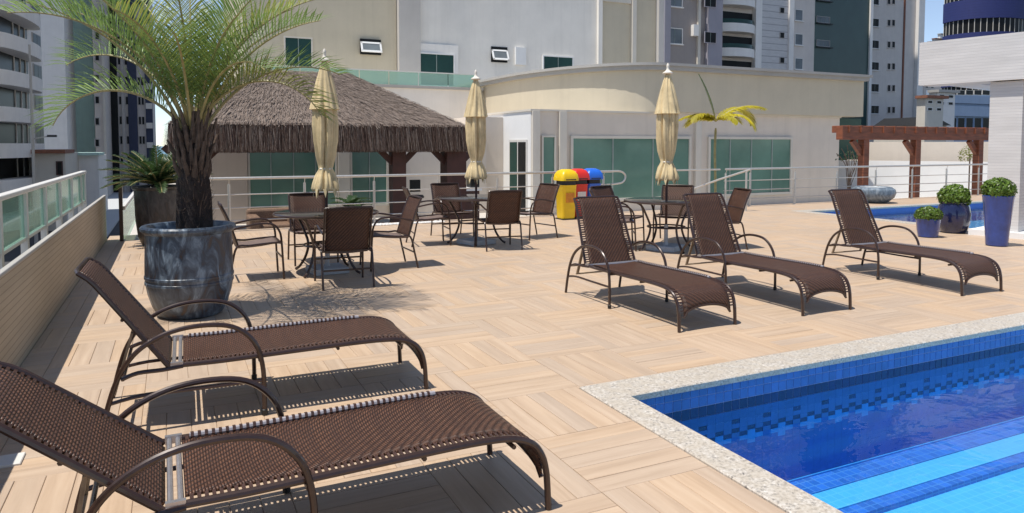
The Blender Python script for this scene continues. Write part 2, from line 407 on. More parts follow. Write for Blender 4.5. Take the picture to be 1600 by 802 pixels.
# ---------------------------------------------------------------- setting: deck, pools
P1 = (2.31, 12.0, -3.0, 3.86)         # big pool, outer edge of its coping (x0 x1 y0 y1)
P2 = (13.1, 23.0, 7.75, 12.3)         # second pool
DX0, DX1, DY0, DY1 = -1.0, 26.0, -3.0, 13.9
def inside(x, y, p, e=0): return p[0] - e < x < p[1] + e and p[2] - e < y < p[3] + e
mb = MB()
def sheet(x0, x1, y0, y1, z=-.006): mb.add([(x0, y0, z), (x1, y0, z), (x1, y1, z), (x0, y1, z)], [(0, 1, 2, 3)])
sheet(DX0, P1[0], DY0, DY1); sheet(P1[0], P2[0], P1[3], DY1); sheet(P2[0], DX1, P2[3], DY1); sheet(P2[0], DX1, P1[3], P2[2]); sheet(P2[1], DX1, P2[2], P2[3])
sheet(P1[1], DX1, DY0, P1[3])
mb.box(DX0, DX1, DY1 - .12, DY1, -.95, -.006)
deck = tag(mb.build('deck_floor', M['grout'], None, False), kind='structure')
# planks in basket weave, clipped against pools
cells = []
w4 = BL / 5; gap = .0014
i0, i1 = math.floor((DX0 - PX0) / BL), math.ceil((DX1 - PX0) / BL)
j0, j1 = math.floor((DY0 - PY0) / BL), math.ceil((DY1 - PY0) / BL)
def clip(x0, x1, y0, y1, p):
    if x1 <= p[0] or x0 >= p[1] or y1 <= p[2] or y0 >= p[3]: return [(x0, x1, y0, y1)]
    out = []
    if x0 < p[0]: out.append((x0, p[0], y0, y1)); x0 = p[0]
    if x1 > p[1]: out.append((p[1], x1, y0, y1)); x1 = p[1]
    if y0 < p[2]: out.append((x0, x1, y0, p[2]))
    if y1 > p[3]: out.append((x0, x1, p[3], y1))
    return out
for i in range(i0, i1):
    for j in range(j0, j1):
        bx, by = PX0 + i * BL, PY0 + j * BL; hx = (i + j) % 2 == 0
        for k in range(5):
            r4 = (bx, bx + BL, by + k * w4, by + (k + 1) * w4) if hx else (bx + k * w4, bx + (k + 1) * w4, by, by + BL)
            r4 = (max(r4[0], DX0), min(r4[1], DX1), max(r4[2], DY0), min(r4[3], DY1))
            if r4[1] - r4[0] < .02 or r4[3] - r4[2] < .02: continue
            for q in clip(*r4, P1):
                for q2 in clip(*q, P2):
                    if q2[1] - q2[0] > .012 and q2[3] - q2[2] > .012: cells.append((q2, hx))
def on_screen(x, y):
    d = Vector((x, y, -HC)); z = d.dot(FW)
    if z < .5: return None
    u = 800 + FPX * d.dot(RT) / z; v = PY - FPX * d.dot(UP) / z
    return z if -40 < u < 1640 and v < 850 else None
vis = sorted(((on_screen((q[0] + q[1]) / 2, (q[2] + q[3]) / 2) or 1e9), n) for n, (q, h) in enumerate(cells))
near = set(n for z, n in vis[:296] if z < 1e8)
shared = {}
mx_, my_ = MB(), MB()
for n, (q, hx) in enumerate(cells):
    lx, ly = q[1] - q[0], q[3] - q[2]
    if n in near:
        key = (round(lx, 3), round(ly, 3), hx)
        if key not in shared:
            shared[key] = MB().chip(-lx / 2 + gap, lx / 2 - gap, -ly / 2 + gap, ly / 2 - gap, -.012, 0, .002).mesh('plank', M['plank_x' if hx else 'plank_y'], False)
        o = bpy.data.objects.new('plank', shared[key]); COL.objects.link(o)
        o.location = ((q[0] + q[1]) / 2, (q[2] + q[3]) / 2, rnd.uniform(-.0008, .0008)); o.parent = deck
    else:
        (mx_ if hx else my_).chip(q[0] + gap, q[1] - gap, q[2] + gap, q[3] - gap, -.012, 0, .002)
tag(mx_.build('plank_field', M['plank_x'], deck, False), kind='stuff'); tag(my_.build('plank_field', M['plank_y'], deck, False), kind='stuff')

# big pool
IX, IY, WZ = 2.5, 3.6, -.225
FZ = -.82
pool = MB()
pool.box(IX - .17, IX - .006, -3, IY + .2, FZ - .5, -.03)         # side wall core
pool.box(IX - .006, 12, IY + .006, IY + .2, FZ - .5, -.03)       # far wall core
pool.box(12, 12.2, -3, IY + .2, FZ - .5, -.03)
pool_basin = tag(pool.build('pool_basin', M['tile_grout'], None, False), kind='structure')
cp = MB()
for a in range(8):                                                # coping slabs
    cp = MB(); x0 = P1[0] + (0 if a == 0 else .19) + a * 1.2; x1 = P1[0] + .19 + (a + 1) * 1.2
    cp.chip(x0 + .001, x1 - .001, IY - .015, P1[3], -.03, .012, .006)
    cp.build('coping_slab', M['granite'], pool_basin, False)
for a in range(6):
    y1 = IY - .0155 - a * 1.1
    MB().chip(P1[0], IX + .012, y1 - 1.1 + .001, y1 - .001, -.03, .012, .006).build('coping_slab', M['granite'], pool_basin, False)
TS = .07
tl = {}
def tile(mat, x, z, w=TS, h=TS):
    key = (mat, round(h, 3))
    if key not in tl: tl[key] = MB().box(.0026, w - .0026, 0, .004, .0024, h - .0024).mesh('tile', M[mat], False)
    o = bpy.data.objects.new('tile', tl[key]); COL.objects.link(o); o.location = (x, IY + .0022 + rnd.uniform(0, .0008), z); o.parent = pool_basin
cols = int((7.4 - IX) / TS)
tcount = 0
for c in range(cols):
    for r_ in range(3):
        tile('tile_dark' if r_ == 2 else 'tile_light', IX + c * TS, -.015 - (r_ + 1) * TS); tcount += 1
HB = .031
Z0 = WZ - .055
pal = {'tile_dark': MB(), 'tile_pale': MB(), 'tile_light': MB(), 'tile_deep': MB()}
for c in range(int((12 - IX) / TS)):
    x = IX + c * TS; k = c % 4
    if c >= cols:
        for r_ in range(3): pal['tile_dark' if r_ == 2 else 'tile_light'].box(x + .002, x + TS - .002, IY, IY + .006, -.015 - (r_ + 1) * TS + .002, -.015 - r_ * TS - .002)
    zt = WZ; rr = 0
    while zt - HB > FZ - .25:
        row = rr - 2; z1 = zt; z0 = zt - HB
        name = 'tile_light' if row < 4 else 'tile_deep'
        if (row == 0 and k == 0) or (row == 2 and k in (0, 2)) or (row == 3 and k in (1, 3)): name = 'tile_dark'
        elif row == 4 and k in (1, 2, 3): name = 'tile_pale'
        elif row == 3 and k == 2: name = 'tile_pale'
        elif row == 5 and k == 2: name = 'tile_pale'
        elif row == 4: name = 'tile_deep'
        if name == 'tile_dark' and tcount < 290 and c < cols:
            tile('tile_dark', x, z0, TS, HB); tcount += 1
        else: pal[name].box(x + .0005, x + TS - .0005, IY + .0005, IY + .006, z0 + .0002, z1 - .0002)
        zt -= HB; rr += 1
for k, b in pal.items(): tag(b.build('submerged_tile', M[k], pool_basin, False), kind='stuff')
lw = MB()
for r_ in range(14):
    for c in range(int(6.6 / TS)):
        y1 = IY - c * TS; z1 = -.015 - r_ * TS
        lw.box(IX - .006, IX, y1 - TS + .002, y1 - .002, z1 - TS + .002, z1 - .002)
tag(lw.build('side_wall_tile', M['tile_light'], pool_basin, False), kind='stuff')
st = MB(); st.box(IX, 12, IY - .19, IY, FZ - .3, FZ); st.build('step_edge', M['floor_dark'], pool_basin, False)
MB().box(IX, 12, IY - .014, IY - .002, FZ, FZ + .012).build('nosing_highlight', M['tile_pale'], pool_basin, False)  # pale strip paints the bright highlight along the step nosing
MB().box(IX, 12, IY - .40, IY - .19, FZ - .4, FZ - .01).build('step_tread', M['floor_pool'], pool_basin, False)
MB().box(IX, 12, IY - .50, IY - .40, FZ - .4, FZ - .02).build('step_edge', M['floor_dark'], pool_basin, False)
MB().box(IX, 12, -3, IY - .50, FZ - .5, FZ - .06).build('pool_floor', M['floor_pool'], pool_basin, False)
wt = MB(); wt.add([(IX, -3, WZ), (12, -3, WZ), (12, IY, WZ), (IX, IY, WZ)], [(0, 1, 2, 3)])
tag(wt.build('pool_water', M['water'], None, False), kind='structure')

# second pool
q = MB(); x0, x1, y0, y1 = P2[0] + .25, P2[1] - .25, P2[2] + .2, P2[3] - .25
q.box(P2[0], x0, P2[2], P2[3], -.7, -.03).box(x1, P2[1], P2[2], P2[3], -.7, -.03).box(x0, x1, P2[2], y0, -.7, -.03).box(x0, x1, y1, P2[3], -.7, -.03)
b2 = tag(q.build('small_pool_basin', M['tile_light'], None, False), kind='structure')
MB().box(x0, x1, y0, y1, -.8, -.5).build('small_pool_floor', M['floor_pool'], b2, False)
MB().box(x0, x1, y1 - .008, y1 - .002, -.24, -.17).build('tile_band', M['tile_dark'], b2, False)
for (a, b_, c, d) in ((P2[0], P2[1], y1 - .02, P2[3]), (P2[0], P2[1], P2[2], y0 + .02), (P2[0], x0 + .02, y0 + .021, y1 - .021), (x1 - .02, P2[1], y0 + .021, y1 - .021)):
    MB().chip(a, b_, c, d, -.03, .012, .006).build('coping_slab', M['granite'], b2, False)
wt = MB(); wt.add([(x0, y0, -.13), (x1, y0, -.13), (x1, y1, -.13), (x0, y1, -.13)], [(0, 1, 2, 3)])
tag(wt.build('small_pool_water', M['water'], None, False), kind='structure')
# ground far below, terrace behind the railing, sea
g = MB(); g.add([(-3000, -3000, -6), (3000, -3000, -6), (3000, 420, -6), (-3000, 420, -6)], [(0, 1, 2, 3)])
tag(g.build('ground', M['asphalt'], None, False), kind='structure')
g = MB(); g.add([(-3000, 420, -5.9), (3000, 420, -5.9), (3000, 5000, -5.9), (-3000, 5000, -5.9)], [(0, 1, 2, 3)])
tag(g.build('sea', M['sea'], None, False), kind='structure')
tag(MB().box(-1.2, 46, DY1 + .002, 60, -6, -.95).build('lower_terrace', M['terrace'], None, False), kind='structure')
tag(MB().box(DX0 - .4, DX1, DY0, DY1, -6, -1.4).build('podium', M['beige'], None, False), kind='structure')
tag(MB().box(-8.5, -5.0, -20, 300, -6, -5.85).build('pavement', M['slab'], None, False), kind='structure')

# ---------------------------------------------------------------- loungers
def make_lounger(tilt, BLN, name='sun_lounger'):
    root = empty(name, (0, 0, 0), world=False)
    HS = 1.40
    prof = [(HS, .335), (1.2, .333), (.95, .338), (.7, .343), (.45, .347), (.28, .345), (.16, .332), (.075, .295), (.03, .235), (.012, .17), (.006, .115)]
    pc = catmull([(s, 0, z) for s, z in prof], 5)
    ln = [0]
    for a, b in zip(pc, pc[1:]): ln.append(ln[-1] + (b - a).length)
    tot = ln[-1]
    def at(d):
        d = max(0, min(tot, d))
        for k in range(len(ln) - 1):
            if ln[k + 1] >= d:
                f = (d - ln[k]) / max(1e-6, ln[k + 1] - ln[k]); return pc[k].lerp(pc[k + 1], f)
        return pc[-1]
    hw = .25
    def sp(u, v):
        y = (u - .5) * 2 * hw
        end = tot - .085 * max(0, 1 - (y / .25) ** 2) ** .5 * 1.0
        p = at(v * end); sag = -.010 * (1 - (2 * u - 1) ** 2) * (1 if v < .8 else (1 - v) * 5)
        return (p.x, y, p.z + sag + .006)
    seat = MB().grid(sp, 14, 46, lambda u, v: ((u - .5) * 2 * hw, v * tot)).build('seat_panel', M['weave'], root)
    sm = seat.modifiers.new('thick', 'SOLIDIFY'); sm.thickness = .012; sm.offset = 0
    lac = MB(); d = .02
    while d < tot - .04:
        p = at(d); q_ = at(d + .01); tn = (q_ - p).normalized(); nn = Vector((-tn.z, 0, tn.x))
        if nn.z < 0 and abs(nn.z) > .2: nn = -nn
        for s_ in (-1, 1):
            lac.obox((p.x, s_ * .275, p.z + .006), tn * .0062, (0, .03, 0), nn * .004)
        d += .024
    tag(lac.build('edge_lacing', M['strip'], seat, False), kind='stuff')
    ep = [at(d_) + Vector((0, -.279, .016)) for d_ in (.03, .2, .4, .6, .8, 1.0, 1.1)]
    MB().tube(ep, .0125, 8).build('edge_tube', M['edge'], seat)
    wr = MB(); d_ = .04
    while d_ < 1.09:
        p_ = at(d_) + Vector((0, -.279, .016)); wr.tube([p_ - Vector((.006, 0, 0)), p_ + Vector((.006, 0, 0))], .0155, 6); d_ += .027
    tag(wr.build('edge_wrap', M['strip'], seat), kind='stuff')
    ar = MB()                                            # arched rim at the foot
    ar.tube([Vector((at(tot - .085 * max(0, 1 - (y / .25) ** 2) ** .5).x, y, at(tot - .085 * max(0, 1 - (y / .25) ** 2) ** .5).z)) for y in [(-1 + k / 8) * .25 for k in range(17)]], .011, 7)
    ar.build('foot_arch', M['bronze'], seat)
    rail = [(s, z) for s, z in prof] + [(.003, .06), (0, 0)]
    for s_ in (-1, 1):
        MB().tube(catmull([(s, s_ * .303, z) for s, z in rail], 4), .0145, 9).build('side_rail', M['bronze'], root)
    # backrest
    c, sn = math.cos(tilt), math.sin(tilt); bx, bz = HS + .065, .325
    def bk(d, off=0):
        curl = max(0, d - BLN + .10); 
        return Vector((bx + c * d + curl * curl * 1.8 - sn * off, 0, bz + sn * d - curl * curl * 1.1 + c * off))
    bw = lambda d: .25 - .035 * d / BLN
    bp = MB().grid(lambda u, v: (bk(v * BLN).x, (u - .5) * 2 * bw(v * BLN), bk(v * BLN).z), 12, 22, lambda u, v: ((u - .5) * .52, v * BLN)).build('backrest', M['weave'], root)
    sm = bp.modifiers.new('thick', 'SOLIDIFY'); sm.thickness = .012; sm.offset = 0
    lac = MB(); d = .02
    while d < BLN - .01:
        p = bk(d); tn = (bk(d + .01) - p).normalized(); nn = Vector((-tn.z, 0, tn.x))
        for s_ in (-1, 1): lac.obox((p.x, s_ * (bw(d) + .025), p.z), tn * .0062, (0, .03, 0), nn * .004)
        d += .024
    tag(lac.build('edge_lacing', M['strip'], bp, False), kind='stuff')
    path = [bk(d) + Vector((0, -(bw(d) + .053), 0)) for d in [k * BLN / 14 for k in range(15)]]
    top = [bk(BLN + .012) + Vector((0, y, 0)) for y in (-.22, -.1, 0, .1, .22)]
    path2 = [p * 1 for p in reversed(path)]
    for p in path2: p.y = -p.y
    MB().tube(path + top + path2, .0135, 8).build('backrest_frame', M['bronze'], bp)
    bar = MB()
    for d in (.36,): bar.tube([bk(d, -.018) + Vector((0, -.27, 0)), bk(d, -.018) + Vector((0, .27, 0))], .010, 7)
    bar.build('backrest_bar', M['bronze'], bp)
    # hinge bars of bare metal and their end brackets
    for s in (HS + .014, HS + .046):
        MB().tube([(s, -.30, .338), (s, .30, .338)], .0105, 8).build('hinge_bar', M['aluminium'], root)
    for s_ in (-1, 1):
        MB().obox((HS + .03, s_ * .303, .338), (.032, 0, 0), (0, .010, 0), (0, 0, .016)).build('hinge_bracket', M['aluminium'], root)
    # arms: an arched tube each side that is also two legs
    for s_ in (-1, 1):
        y = s_ * .338
        arm = MB().tube(catmull([(1.80, y, 0), (1.765, y, .16), (1.71, y, .32), (1.62, y, .445), (1.48, y, .525), (1.31, y, .552), (1.14, y, .527), (1.03, y, .43), (.987, y, .29), (.98, y, .12), (.98, y, 0)], 5), .0135, 9).build('arm', M['bronze'], root)
        MB().tube(catmull([(1.765, y * .99, .175), (1.6, y * .985, .2), (1.3, y * .985, .2), (.985, y * .99, .2)], 4), .0105, 7).build('stretcher', M['bronze'], arm)
        MB().tube(catmull([(1.70, y * .985, .30), (1.62, y * .98, .325), (1.5, y * .96, .325), (HS, s_ * .31, .33)], 4), .012, 7).build('arm_brace', M['bronze'], arm)
        MB().lathe([(.017, 0), (.018, .03), (.0145, .034)], 8, (.98, y, 0)).build('foot_cap', M['black'], arm)
    for s, z in ((1.0, .318), (.55, .322), (.16, .295), (1.69, .30)):
        yy = .335 if s > .9 else .3
        MB().tube([(s, -yy, z), (s, yy, z)], .010, 7).build('cross_bar', M['bronze'], root)
    # backrest prop
    pr = MB(); a = bk(.27, -.03); b = Vector((1.74, 0, .20))
    for s_ in (-1, 1):
        m_ = (a + b) / 2; dv = (b - a) / 2; n_ = dv.normalized()
        pr.obox(m_ + Vector((0, s_ * .235, 0)), dv, (0, .014, 0), Vector((-n_.z, 0, n_.x)) * .007)
    pr.tube([b + Vector((0, -.25, 0)), b + Vector((0, .25, 0))], .009, 7)
    pr.build('backrest_prop', M['prop'], root)
    return root
spots = [
    (1.41, 2.915, 180.6, 38.5, 'brown woven lounger lying back low, pale drain cover beside its headrest'),
    (1.43, 4.575, 179.2, 54, 'brown woven lounger half reclined right in front of the big palm pot'),
    (4.06, 4.68, 90.5, 68, 'brown woven lounger sitting upright with the recycling bins behind its back'),
    (5.44, 4.65, 89.3, 66.5, 'upright brown woven lounger in the middle of the three facing the big pool'),
    (7.60, 4.56, 87, 65, 'upright brown woven lounger beside the blue pots and the small pool')]
for x, y, rz, tl_, lab in spots:
    o = make_lounger(R(tl_), .69 if tl_ < 60 else .725); o.location = (x, y, .003); o.rotation_euler.z = R(rz)
    tag(o, lab, 'sun lounger', 'woven sun loungers on the deck')

# ---------------------------------------------------------------- dining sets
def make_chair():
    root = empty('dining_chair', (0, 0, 0), world=False)
    def sp(u, v):
        x = .25 - .47 * v; z = .435 - .045 * v - .012 * math.sin(math.pi * v) - .012 * math.sin(math.pi * u) + (-.02 * max(0, .12 - v) / .12)
        return (x, (u - .5) * .46, z)
    o = MB().grid(sp, 8, 10).build('seat', M['cushion'], root); m = o.modifiers.new('t', 'SOLIDIFY'); m.thickness = .018; m.offset = 0
    bkp = catmull([(-.215, 0, .40), (-.26, 0, .55), (-.315, 0, .72), (-.385, 0, .875)], 5)
    def bp(u, v):
        k = v * (len(bkp) - 1); i = min(int(k), len(bkp) - 2); p = bkp[i].lerp(bkp[i + 1], k - i)
        return (p.x - .02 * math.sin(math.pi * u), (u - .5) * .47, p.z)
    o = MB().grid(bp, 8, 12, lambda u, v: (u * .5, v * .5)).build('backrest', M['weave'], root); m = o.modifiers.new('t', 'SOLIDIFY'); m.thickness = .01; m.offset = 0
    fr = [p + Vector((0, -.25, 0)) for p in bkp]; fr2 = [p + Vector((0, .25, 0)) for p in reversed(bkp)]
    MB().tube(fr + [bkp[-1] + Vector((0, -.24, .008)), bkp[-1] + Vector((-.012, 0, .012)), bkp[-1] + Vector((0, .24, .008))] + fr2, .0125, 8).build('back_frame', M['bronze'], root)
    for s_ in (-1, 1):
        y = s_ * .272
        MB().tube(catmull([(.275, y, 0), (.265, y, .2), (.255, y, .40), (.235, y, .55), (.16, y, .64), (.02, y, .655), (-.14, y, .63), (-.27, y * .95, .60)], 4), .0125, 8).build('arm_leg', M['bronze'], root)
        MB().tube(catmull([(-.33, y, 0), (-.285, y, .2), (-.23, y, .40), (-.10, y, .41), (.1, y, .425), (.255, y, .43)], 4), .0125, 8).build('rear_leg', M['bronze'], root)
    for x, z in ((-.285, .2), (.255, .42), (.262, .25), (-.23, .40)): MB().tube([(x, -.27, z), (x, .27, z)], .0105, 7).build('cross_bar', M['bronze'], root)
    return root
def make_table():
    root = empty('patio_table', (0, 0, 0), world=False)
    MB().lathe([(.60, .722), (.612, .727), (.612, .735), (.60, .740)], 40).build('table_top', M['tableglass'], root)
    rim = MB().tube([(.612 * math.cos(a), .612 * math.sin(a), .724) for a in (2 * math.pi * k / 40 for k in range(41))], .016, 7); rim.build('table_rim', M['bronze'], root)
    for k in range(4):
        a = R(45 + 90 * k); ca, sa = math.cos(a), math.sin(a)
        f = lambda r, z: (r * ca, r * sa, z)
        MB().tube(catmull([f(.50, .71), f(.42, .66), f(.33, .5), (f(.27, .34)), f(.31, .18), f(.40, .05), f(.46, .012)], 5), .0165, 8).build('leg', M['bronze'], root)
    MB().tube([(.275 * math.cos(a), .275 * math.sin(a), .34) for a in (2 * math.pi * k / 28 for k in range(29))], .012, 7).build('leg_ring', M['bronze'], root)
    return root
def make_parasol(seed, tie):
    rr = random.Random(seed)
    root = empty('closed_parasol', (0, 0, 0), world=False)
    b = MB().chip(-.25, .25, -.25, .25, 0, .07, .012).build('base_slab', M['slab'], root, False)
    MB().lathe([(.045, .07), (.04, .1), (.032, .11), (.032, .36), (.026, .37)], 16).build('base_collar', M['slab'], root)
    MB().tube([(0, 0, .08), (0, 0, 2.62)], .0205, 12).build('pole', M['wood_dark'], root)
    ph = [rr.uniform(0, 6.28) for _ in range(8)]
    def fold(amp):
        def f(a, z):
            w1 = a + .10 * math.sin(z * 4 + ph[1]) + .05 * math.sin(z * 9 + ph[2])
            c1 = abs(math.sin(4 * w1 + ph[0])) ** .55
            c2 = abs(math.sin(6.5 * w1 + ph[3] + .6 * math.sin(z * 3))) ** .7
            return (1 - amp) + amp * (.72 * c1 + .42 * c2) + amp * .10 * math.sin(7 * z + 3 * a + ph[4])
        return f
    # body gathered to the tie, then the flared skirt
    lo = [(.05, tie - .02), (.185, tie - .30 + .02)]
    prof = [(.18, tie - .27), (.197, tie - .24), (.178, tie - .17), (.145, tie - .08), (.095, tie), (.112, tie + .06), (.145, tie + .16), (.172, tie + .34), (.18, tie + .55), (.172, tie + .75), (.14, tie + .98), (.075, 2.5), (.03, 2.58)]
    body = MB().lathe(prof, 120, fold=fold(.46)).build('canopy', M['canvas'], root, angle=80)
    t2 = 2.02
    vprof = [(.215, t2 - .012), (.21, t2), (.175, t2 + .15), (.128, t2 + .33), (.075, t2 + .48), (.045, 2.575), (.03, 2.60)]
    MB().lathe(vprof, 120, fold=fold(.34)).build('canopy_vent', M['canvas'], body, angle=80)
    MB().lathe([(.088, tie - .012), (.095, tie), (.088, tie + .014)], 28).build('tie_strap', M['canvas_white'], body)
    # small swallow-tail ends of the panels
    sk = MB()
    for k in range(8):
        a = k * math.pi / 4 + ph[5]; r = .17
        sk.add([(r * math.cos(a - .18), r * math.sin(a - .18), tie - .24), (r * math.cos(a + .18), r * math.sin(a + .18), tie - .24), ((r + .012) * math.cos(a + .05), (r + .012) * math.sin(a + .05), tie - .335 - .03 * rr.random())], [(0, 1, 2)])
    o = sk.build('canopy_points', M['canvas'], body, False); m = o.modifiers.new('t', 'SOLIDIFY'); m.thickness = .006
    MB().lathe([(.07, 2.592), (.085, 2.60), (.082, 2.615), (.05, 2.63), (.028, 2.65), (.02, 2.68), (.026, 2.70), (.02, 2.73), (.006, 2.75)], 16).build('finial', M['canvas_white'], root)
    return root
chair0, table0 = make_chair(), make_table()
first = {'c': 1, 't': 1}
def put(src, key, x, y, rz, lab, cat, grp):
    o = src if first[key] else copy_tree(src); first[key] = 0
    o.location = (x, y, .002); o.rotation_euler.z = R(rz); return tag(o, lab, cat, grp)
T = [(1.68, 8.80), (4.30, 10.36), (6.60, 8.55)]
who = ['table by the big palm', 'table in front of the bins', 'table behind the upright loungers']
tn = ['round dark table by the big palm, under a cream parasol', 'round dark table standing closest to the recycling bins', 'round dark table behind the upright loungers by the pool']
pn = ['closed cream parasol brushed by a drooping palm frond', 'closed cream parasol beside the eave of the thatched hut', 'closed cream parasol next to the yellow palm']
ties = [1.28, 1.30, 1.30]
for k, (x, y) in enumerate(T):
    put(table0, 't', x, y, 20 * k, tn[k], 'table', 'round patio tables')
    p = make_parasol(k + 3, ties[k]); p.scale = ((.84, .84, .985), (.88, .88, .99), (.92, .88, 1))[k]; p.location = (x, y, .002); p.rotation_euler.z = R(12 * k + 5)
    tag(p, pn[k], 'parasol', 'closed parasols at the tables')
chairs = [
    (.86, 8.80, 0, 'brown chair next to the big palm pot, turned to the table by it'),
    (1.70, 7.98, 88, 'brown chair at the palm table with its back to the loungers'),
    (2.44, 8.86, 180, 'brown chair at the palm table on the side away from the pot'),
    (1.66, 9.66, -90, 'brown chair at the palm table on its railing side'),
    (3.62, 10.62, -8, 'brown chair at the bins table facing the bins'),
    (4.42, 9.78, 82, 'brown chair at the bins table with its back to the pool'),
    (5.42, 10.62, 192, 'brown chair directly in front of the yellow bin'),
    (4.25, 11.28, -90, 'brown chair at the bins table on its railing side'),
    (5.98, 8.95, -30, 'brown chair behind the first upright lounger, near the red bin'),
    (6.35, 9.4, -72, 'brown chair at the yellow palm side table, on its railing side'),
    (7.42, 8.35, 165, 'brown chair hidden behind the middle upright lounger'),
    (7.25, 9.2, 222, 'brown chair at the table behind the loungers, toward the stair rail')]
for x, y, rz, lab in chairs: put(chair0, 'c', x, y, rz, lab, 'chair', 'brown chairs around the patio tables')

# ---------------------------------------------------------------- pots and plants
def frond(length, el0, droop, nl, leaf_len, wid, lift=.5, az=0, base=(0, 0, 0), twist=0, curve=1.5, start=.12, mbs=None, fwd=.9):
    """rachis path and its leaflets as two builders"""
    ra, le = mbs or (MB(), MB())
    P = [Vector(base)]; n = 18; st = length / n; dirs = []
    h = Vector((math.cos(az), math.sin(az), 0)); side = Vector((-math.sin(az), math.cos(az), 0))
    for k in range(n):
        e = el0 - droop * ((k + .5) / n) ** curve
        d = h * math.cos(e) + Vector((0, 0, 1)) * math.sin(e) + side * twist * (k / n)
        dirs.append(d.normalized()); P.append(P[-1] + d.normalized() * st)
    dirs.append(dirs[-1])
    ra.tube(P, [.016 * (1 - .85 * k / n) + .002 for k in range(n + 1)], 5)
    for k in range(nl):
        t = start + (1 - start) * (k + rnd.uniform(-.3, .3)) / nl
        if t < 0 or t > 1: continue
        i = min(int(t * n), n - 1); p = P[i].lerp(P[i + 1], t * n - i); d = dirs[i]
        s0 = d.cross(Vector((0, 0, 1))); s0 = s0.normalized() if s0.length > 1e-3 else side; up = s0.cross(d).normalized()
        ll = leaf_len * (math.sin(math.pi * (.12 + .80 * t)) ** .7) * rnd.uniform(.85, 1.1)
        for s_ in (-1, 1):
            dr = (s0 * s_ * 1.0 + d * fwd * (.5 + t) + up * lift * rnd.uniform(.6, 1.3)).normalized()
            tip = p + dr * ll + Vector((0, 0, -.10 * ll * rnd.uniform(.3, 1.8))); mid = p + dr * ll * .5 + Vector((0, 0, .02 * ll))
            wv = d.cross(dr).cross(dr).normalized() * wid * .5
            le.add([p - wv * .5, p + wv * .5, mid + wv, mid - wv, tip], [(0, 1, 2, 3), (3, 2, 4)])
    return ra, le
# big palm
pc = (.12, 7.14, 0)
palm = tag(empty('potted_palm', pc, world=False), 'tall feathery palm in a big blue-grey glazed pot beside the half reclined lounger', 'palm')
pot = MB().lathe([(r_ * .92, z_) for r_, z_ in [(.27, 0), (.30, .02), (.345, .10), (.385, .22), (.400, .30), (.408, .305), (.408, .325), (.402, .33), (.405, .352), (.411, .357), (.411, .377), (.405, .383), (.402, .52), (.395, .70), (.398, .755), (.425, .775), (.438, .79), (.438, .81), (.425, .825), (.38, .825), (.36, .80), (.355, .74)]], 56).build('pot', M['glaze'], palm)
MB().lathe([(.328, .72), (.28, .735), (.05, .75)], 24).build('soil', M['soil'], palm)
prof = [(.16, .70), (.15, .85), (.142, 1.1), (.138, 1.22), (.118, 1.27), (.12, 1.4), (.12, 1.5), (.105, 1.62), (.08, 1.75), (.04, 1.86)]
trunk = MB().lathe(prof, 28, (.05, 0, 0), fold=lambda a, z: 1 + .06 * math.sin(9 * a + 14 * z) + .05 * math.sin(17 * a - 23 * z) + .03 * math.sin(31 * a + 40 * z)).build('trunk', M['fibre'], palm)
bt = MB()
for k in range(46):
    a = k * 2.39996; z = 1.25 + .0105 * k; r0 = .10; r1 = .125 + .05 * rnd.random()
    f = lambda r, zz: (.05 + r * math.cos(a), r * math.sin(a), zz)
    bt.tube([f(r0 * .8, z - .06), f(r1, z + .07), f(r1 + .05 * rnd.random(), z + .17 + .08 * rnd.random())], [.034, .02, .007], 5)
bt.build('leaf_bases', M['boot'], trunk)
fib = MB()
for k in range(260):
    a = rnd.uniform(0, 6.283); z = rnd.uniform(.8, 1.4); r = .148
    fib.add([(.05 + r * math.cos(a - .03), r * math.sin(a - .03), z), (.05 + r * math.cos(a + .03), r * math.sin(a + .03), z), (.05 + (r + .05) * math.cos(a), (r + .05) * math.sin(a), z + rnd.uniform(-.02, .12))], [(0, 1, 2)])
tag(fib.build('trunk_fibres', M['boot'], trunk, False), kind='stuff')
def wf(px, py, D):                                   # direction helper kept in plan: camera-right / camera-forward components
    return math.atan2(RT.y * px + F0.y * py, RT.x * px + F0.x * py)
pal_fr = []
for k in range(17):
    a = k * 2.39996 + .9; t = k / 16
    pal_fr.append((a, R(64 + 24 * t + rnd.uniform(-5, 5)), R(66 - 22 * t + rnd.uniform(-12, 12)), 1.45 + .25 * rnd.random()))
for (rt, fwc, el, dr, ln_) in ((-1, -.3, 60, 128, 1.35), (-1, .2, 70, 98, 1.6), (-1, -.8, 72, 85, 1.75), (1, -.15, 58, 122, 1.45), (1, .35, 66, 88, 1.6), (.9, -.7, 70, 100, 1.45), (.3, -1, 64, 70, 1.5), (1, 0, 76, 62, 1.75)):
    pal_fr.append((wf(rt, fwc, 0), R(el), R(dr), ln_))
for k, (a, el, dr, ln_) in enumerate(pal_fr):
    ra, le = frond(ln_, el, dr, 44, .46, .0115, .7, a, (.05 + .05 * math.cos(a), .05 * math.sin(a), 1.58 + .16 * (k % 7) / 7), rnd.uniform(-.12, .12), 1.25, .2, None, .75)
    o = le.build('frond', M['frond_old' if k % 4 == 0 else 'frond'], palm, False)
    ra.build('leaf_stem', M['rachis'], o)
palm.location = pc
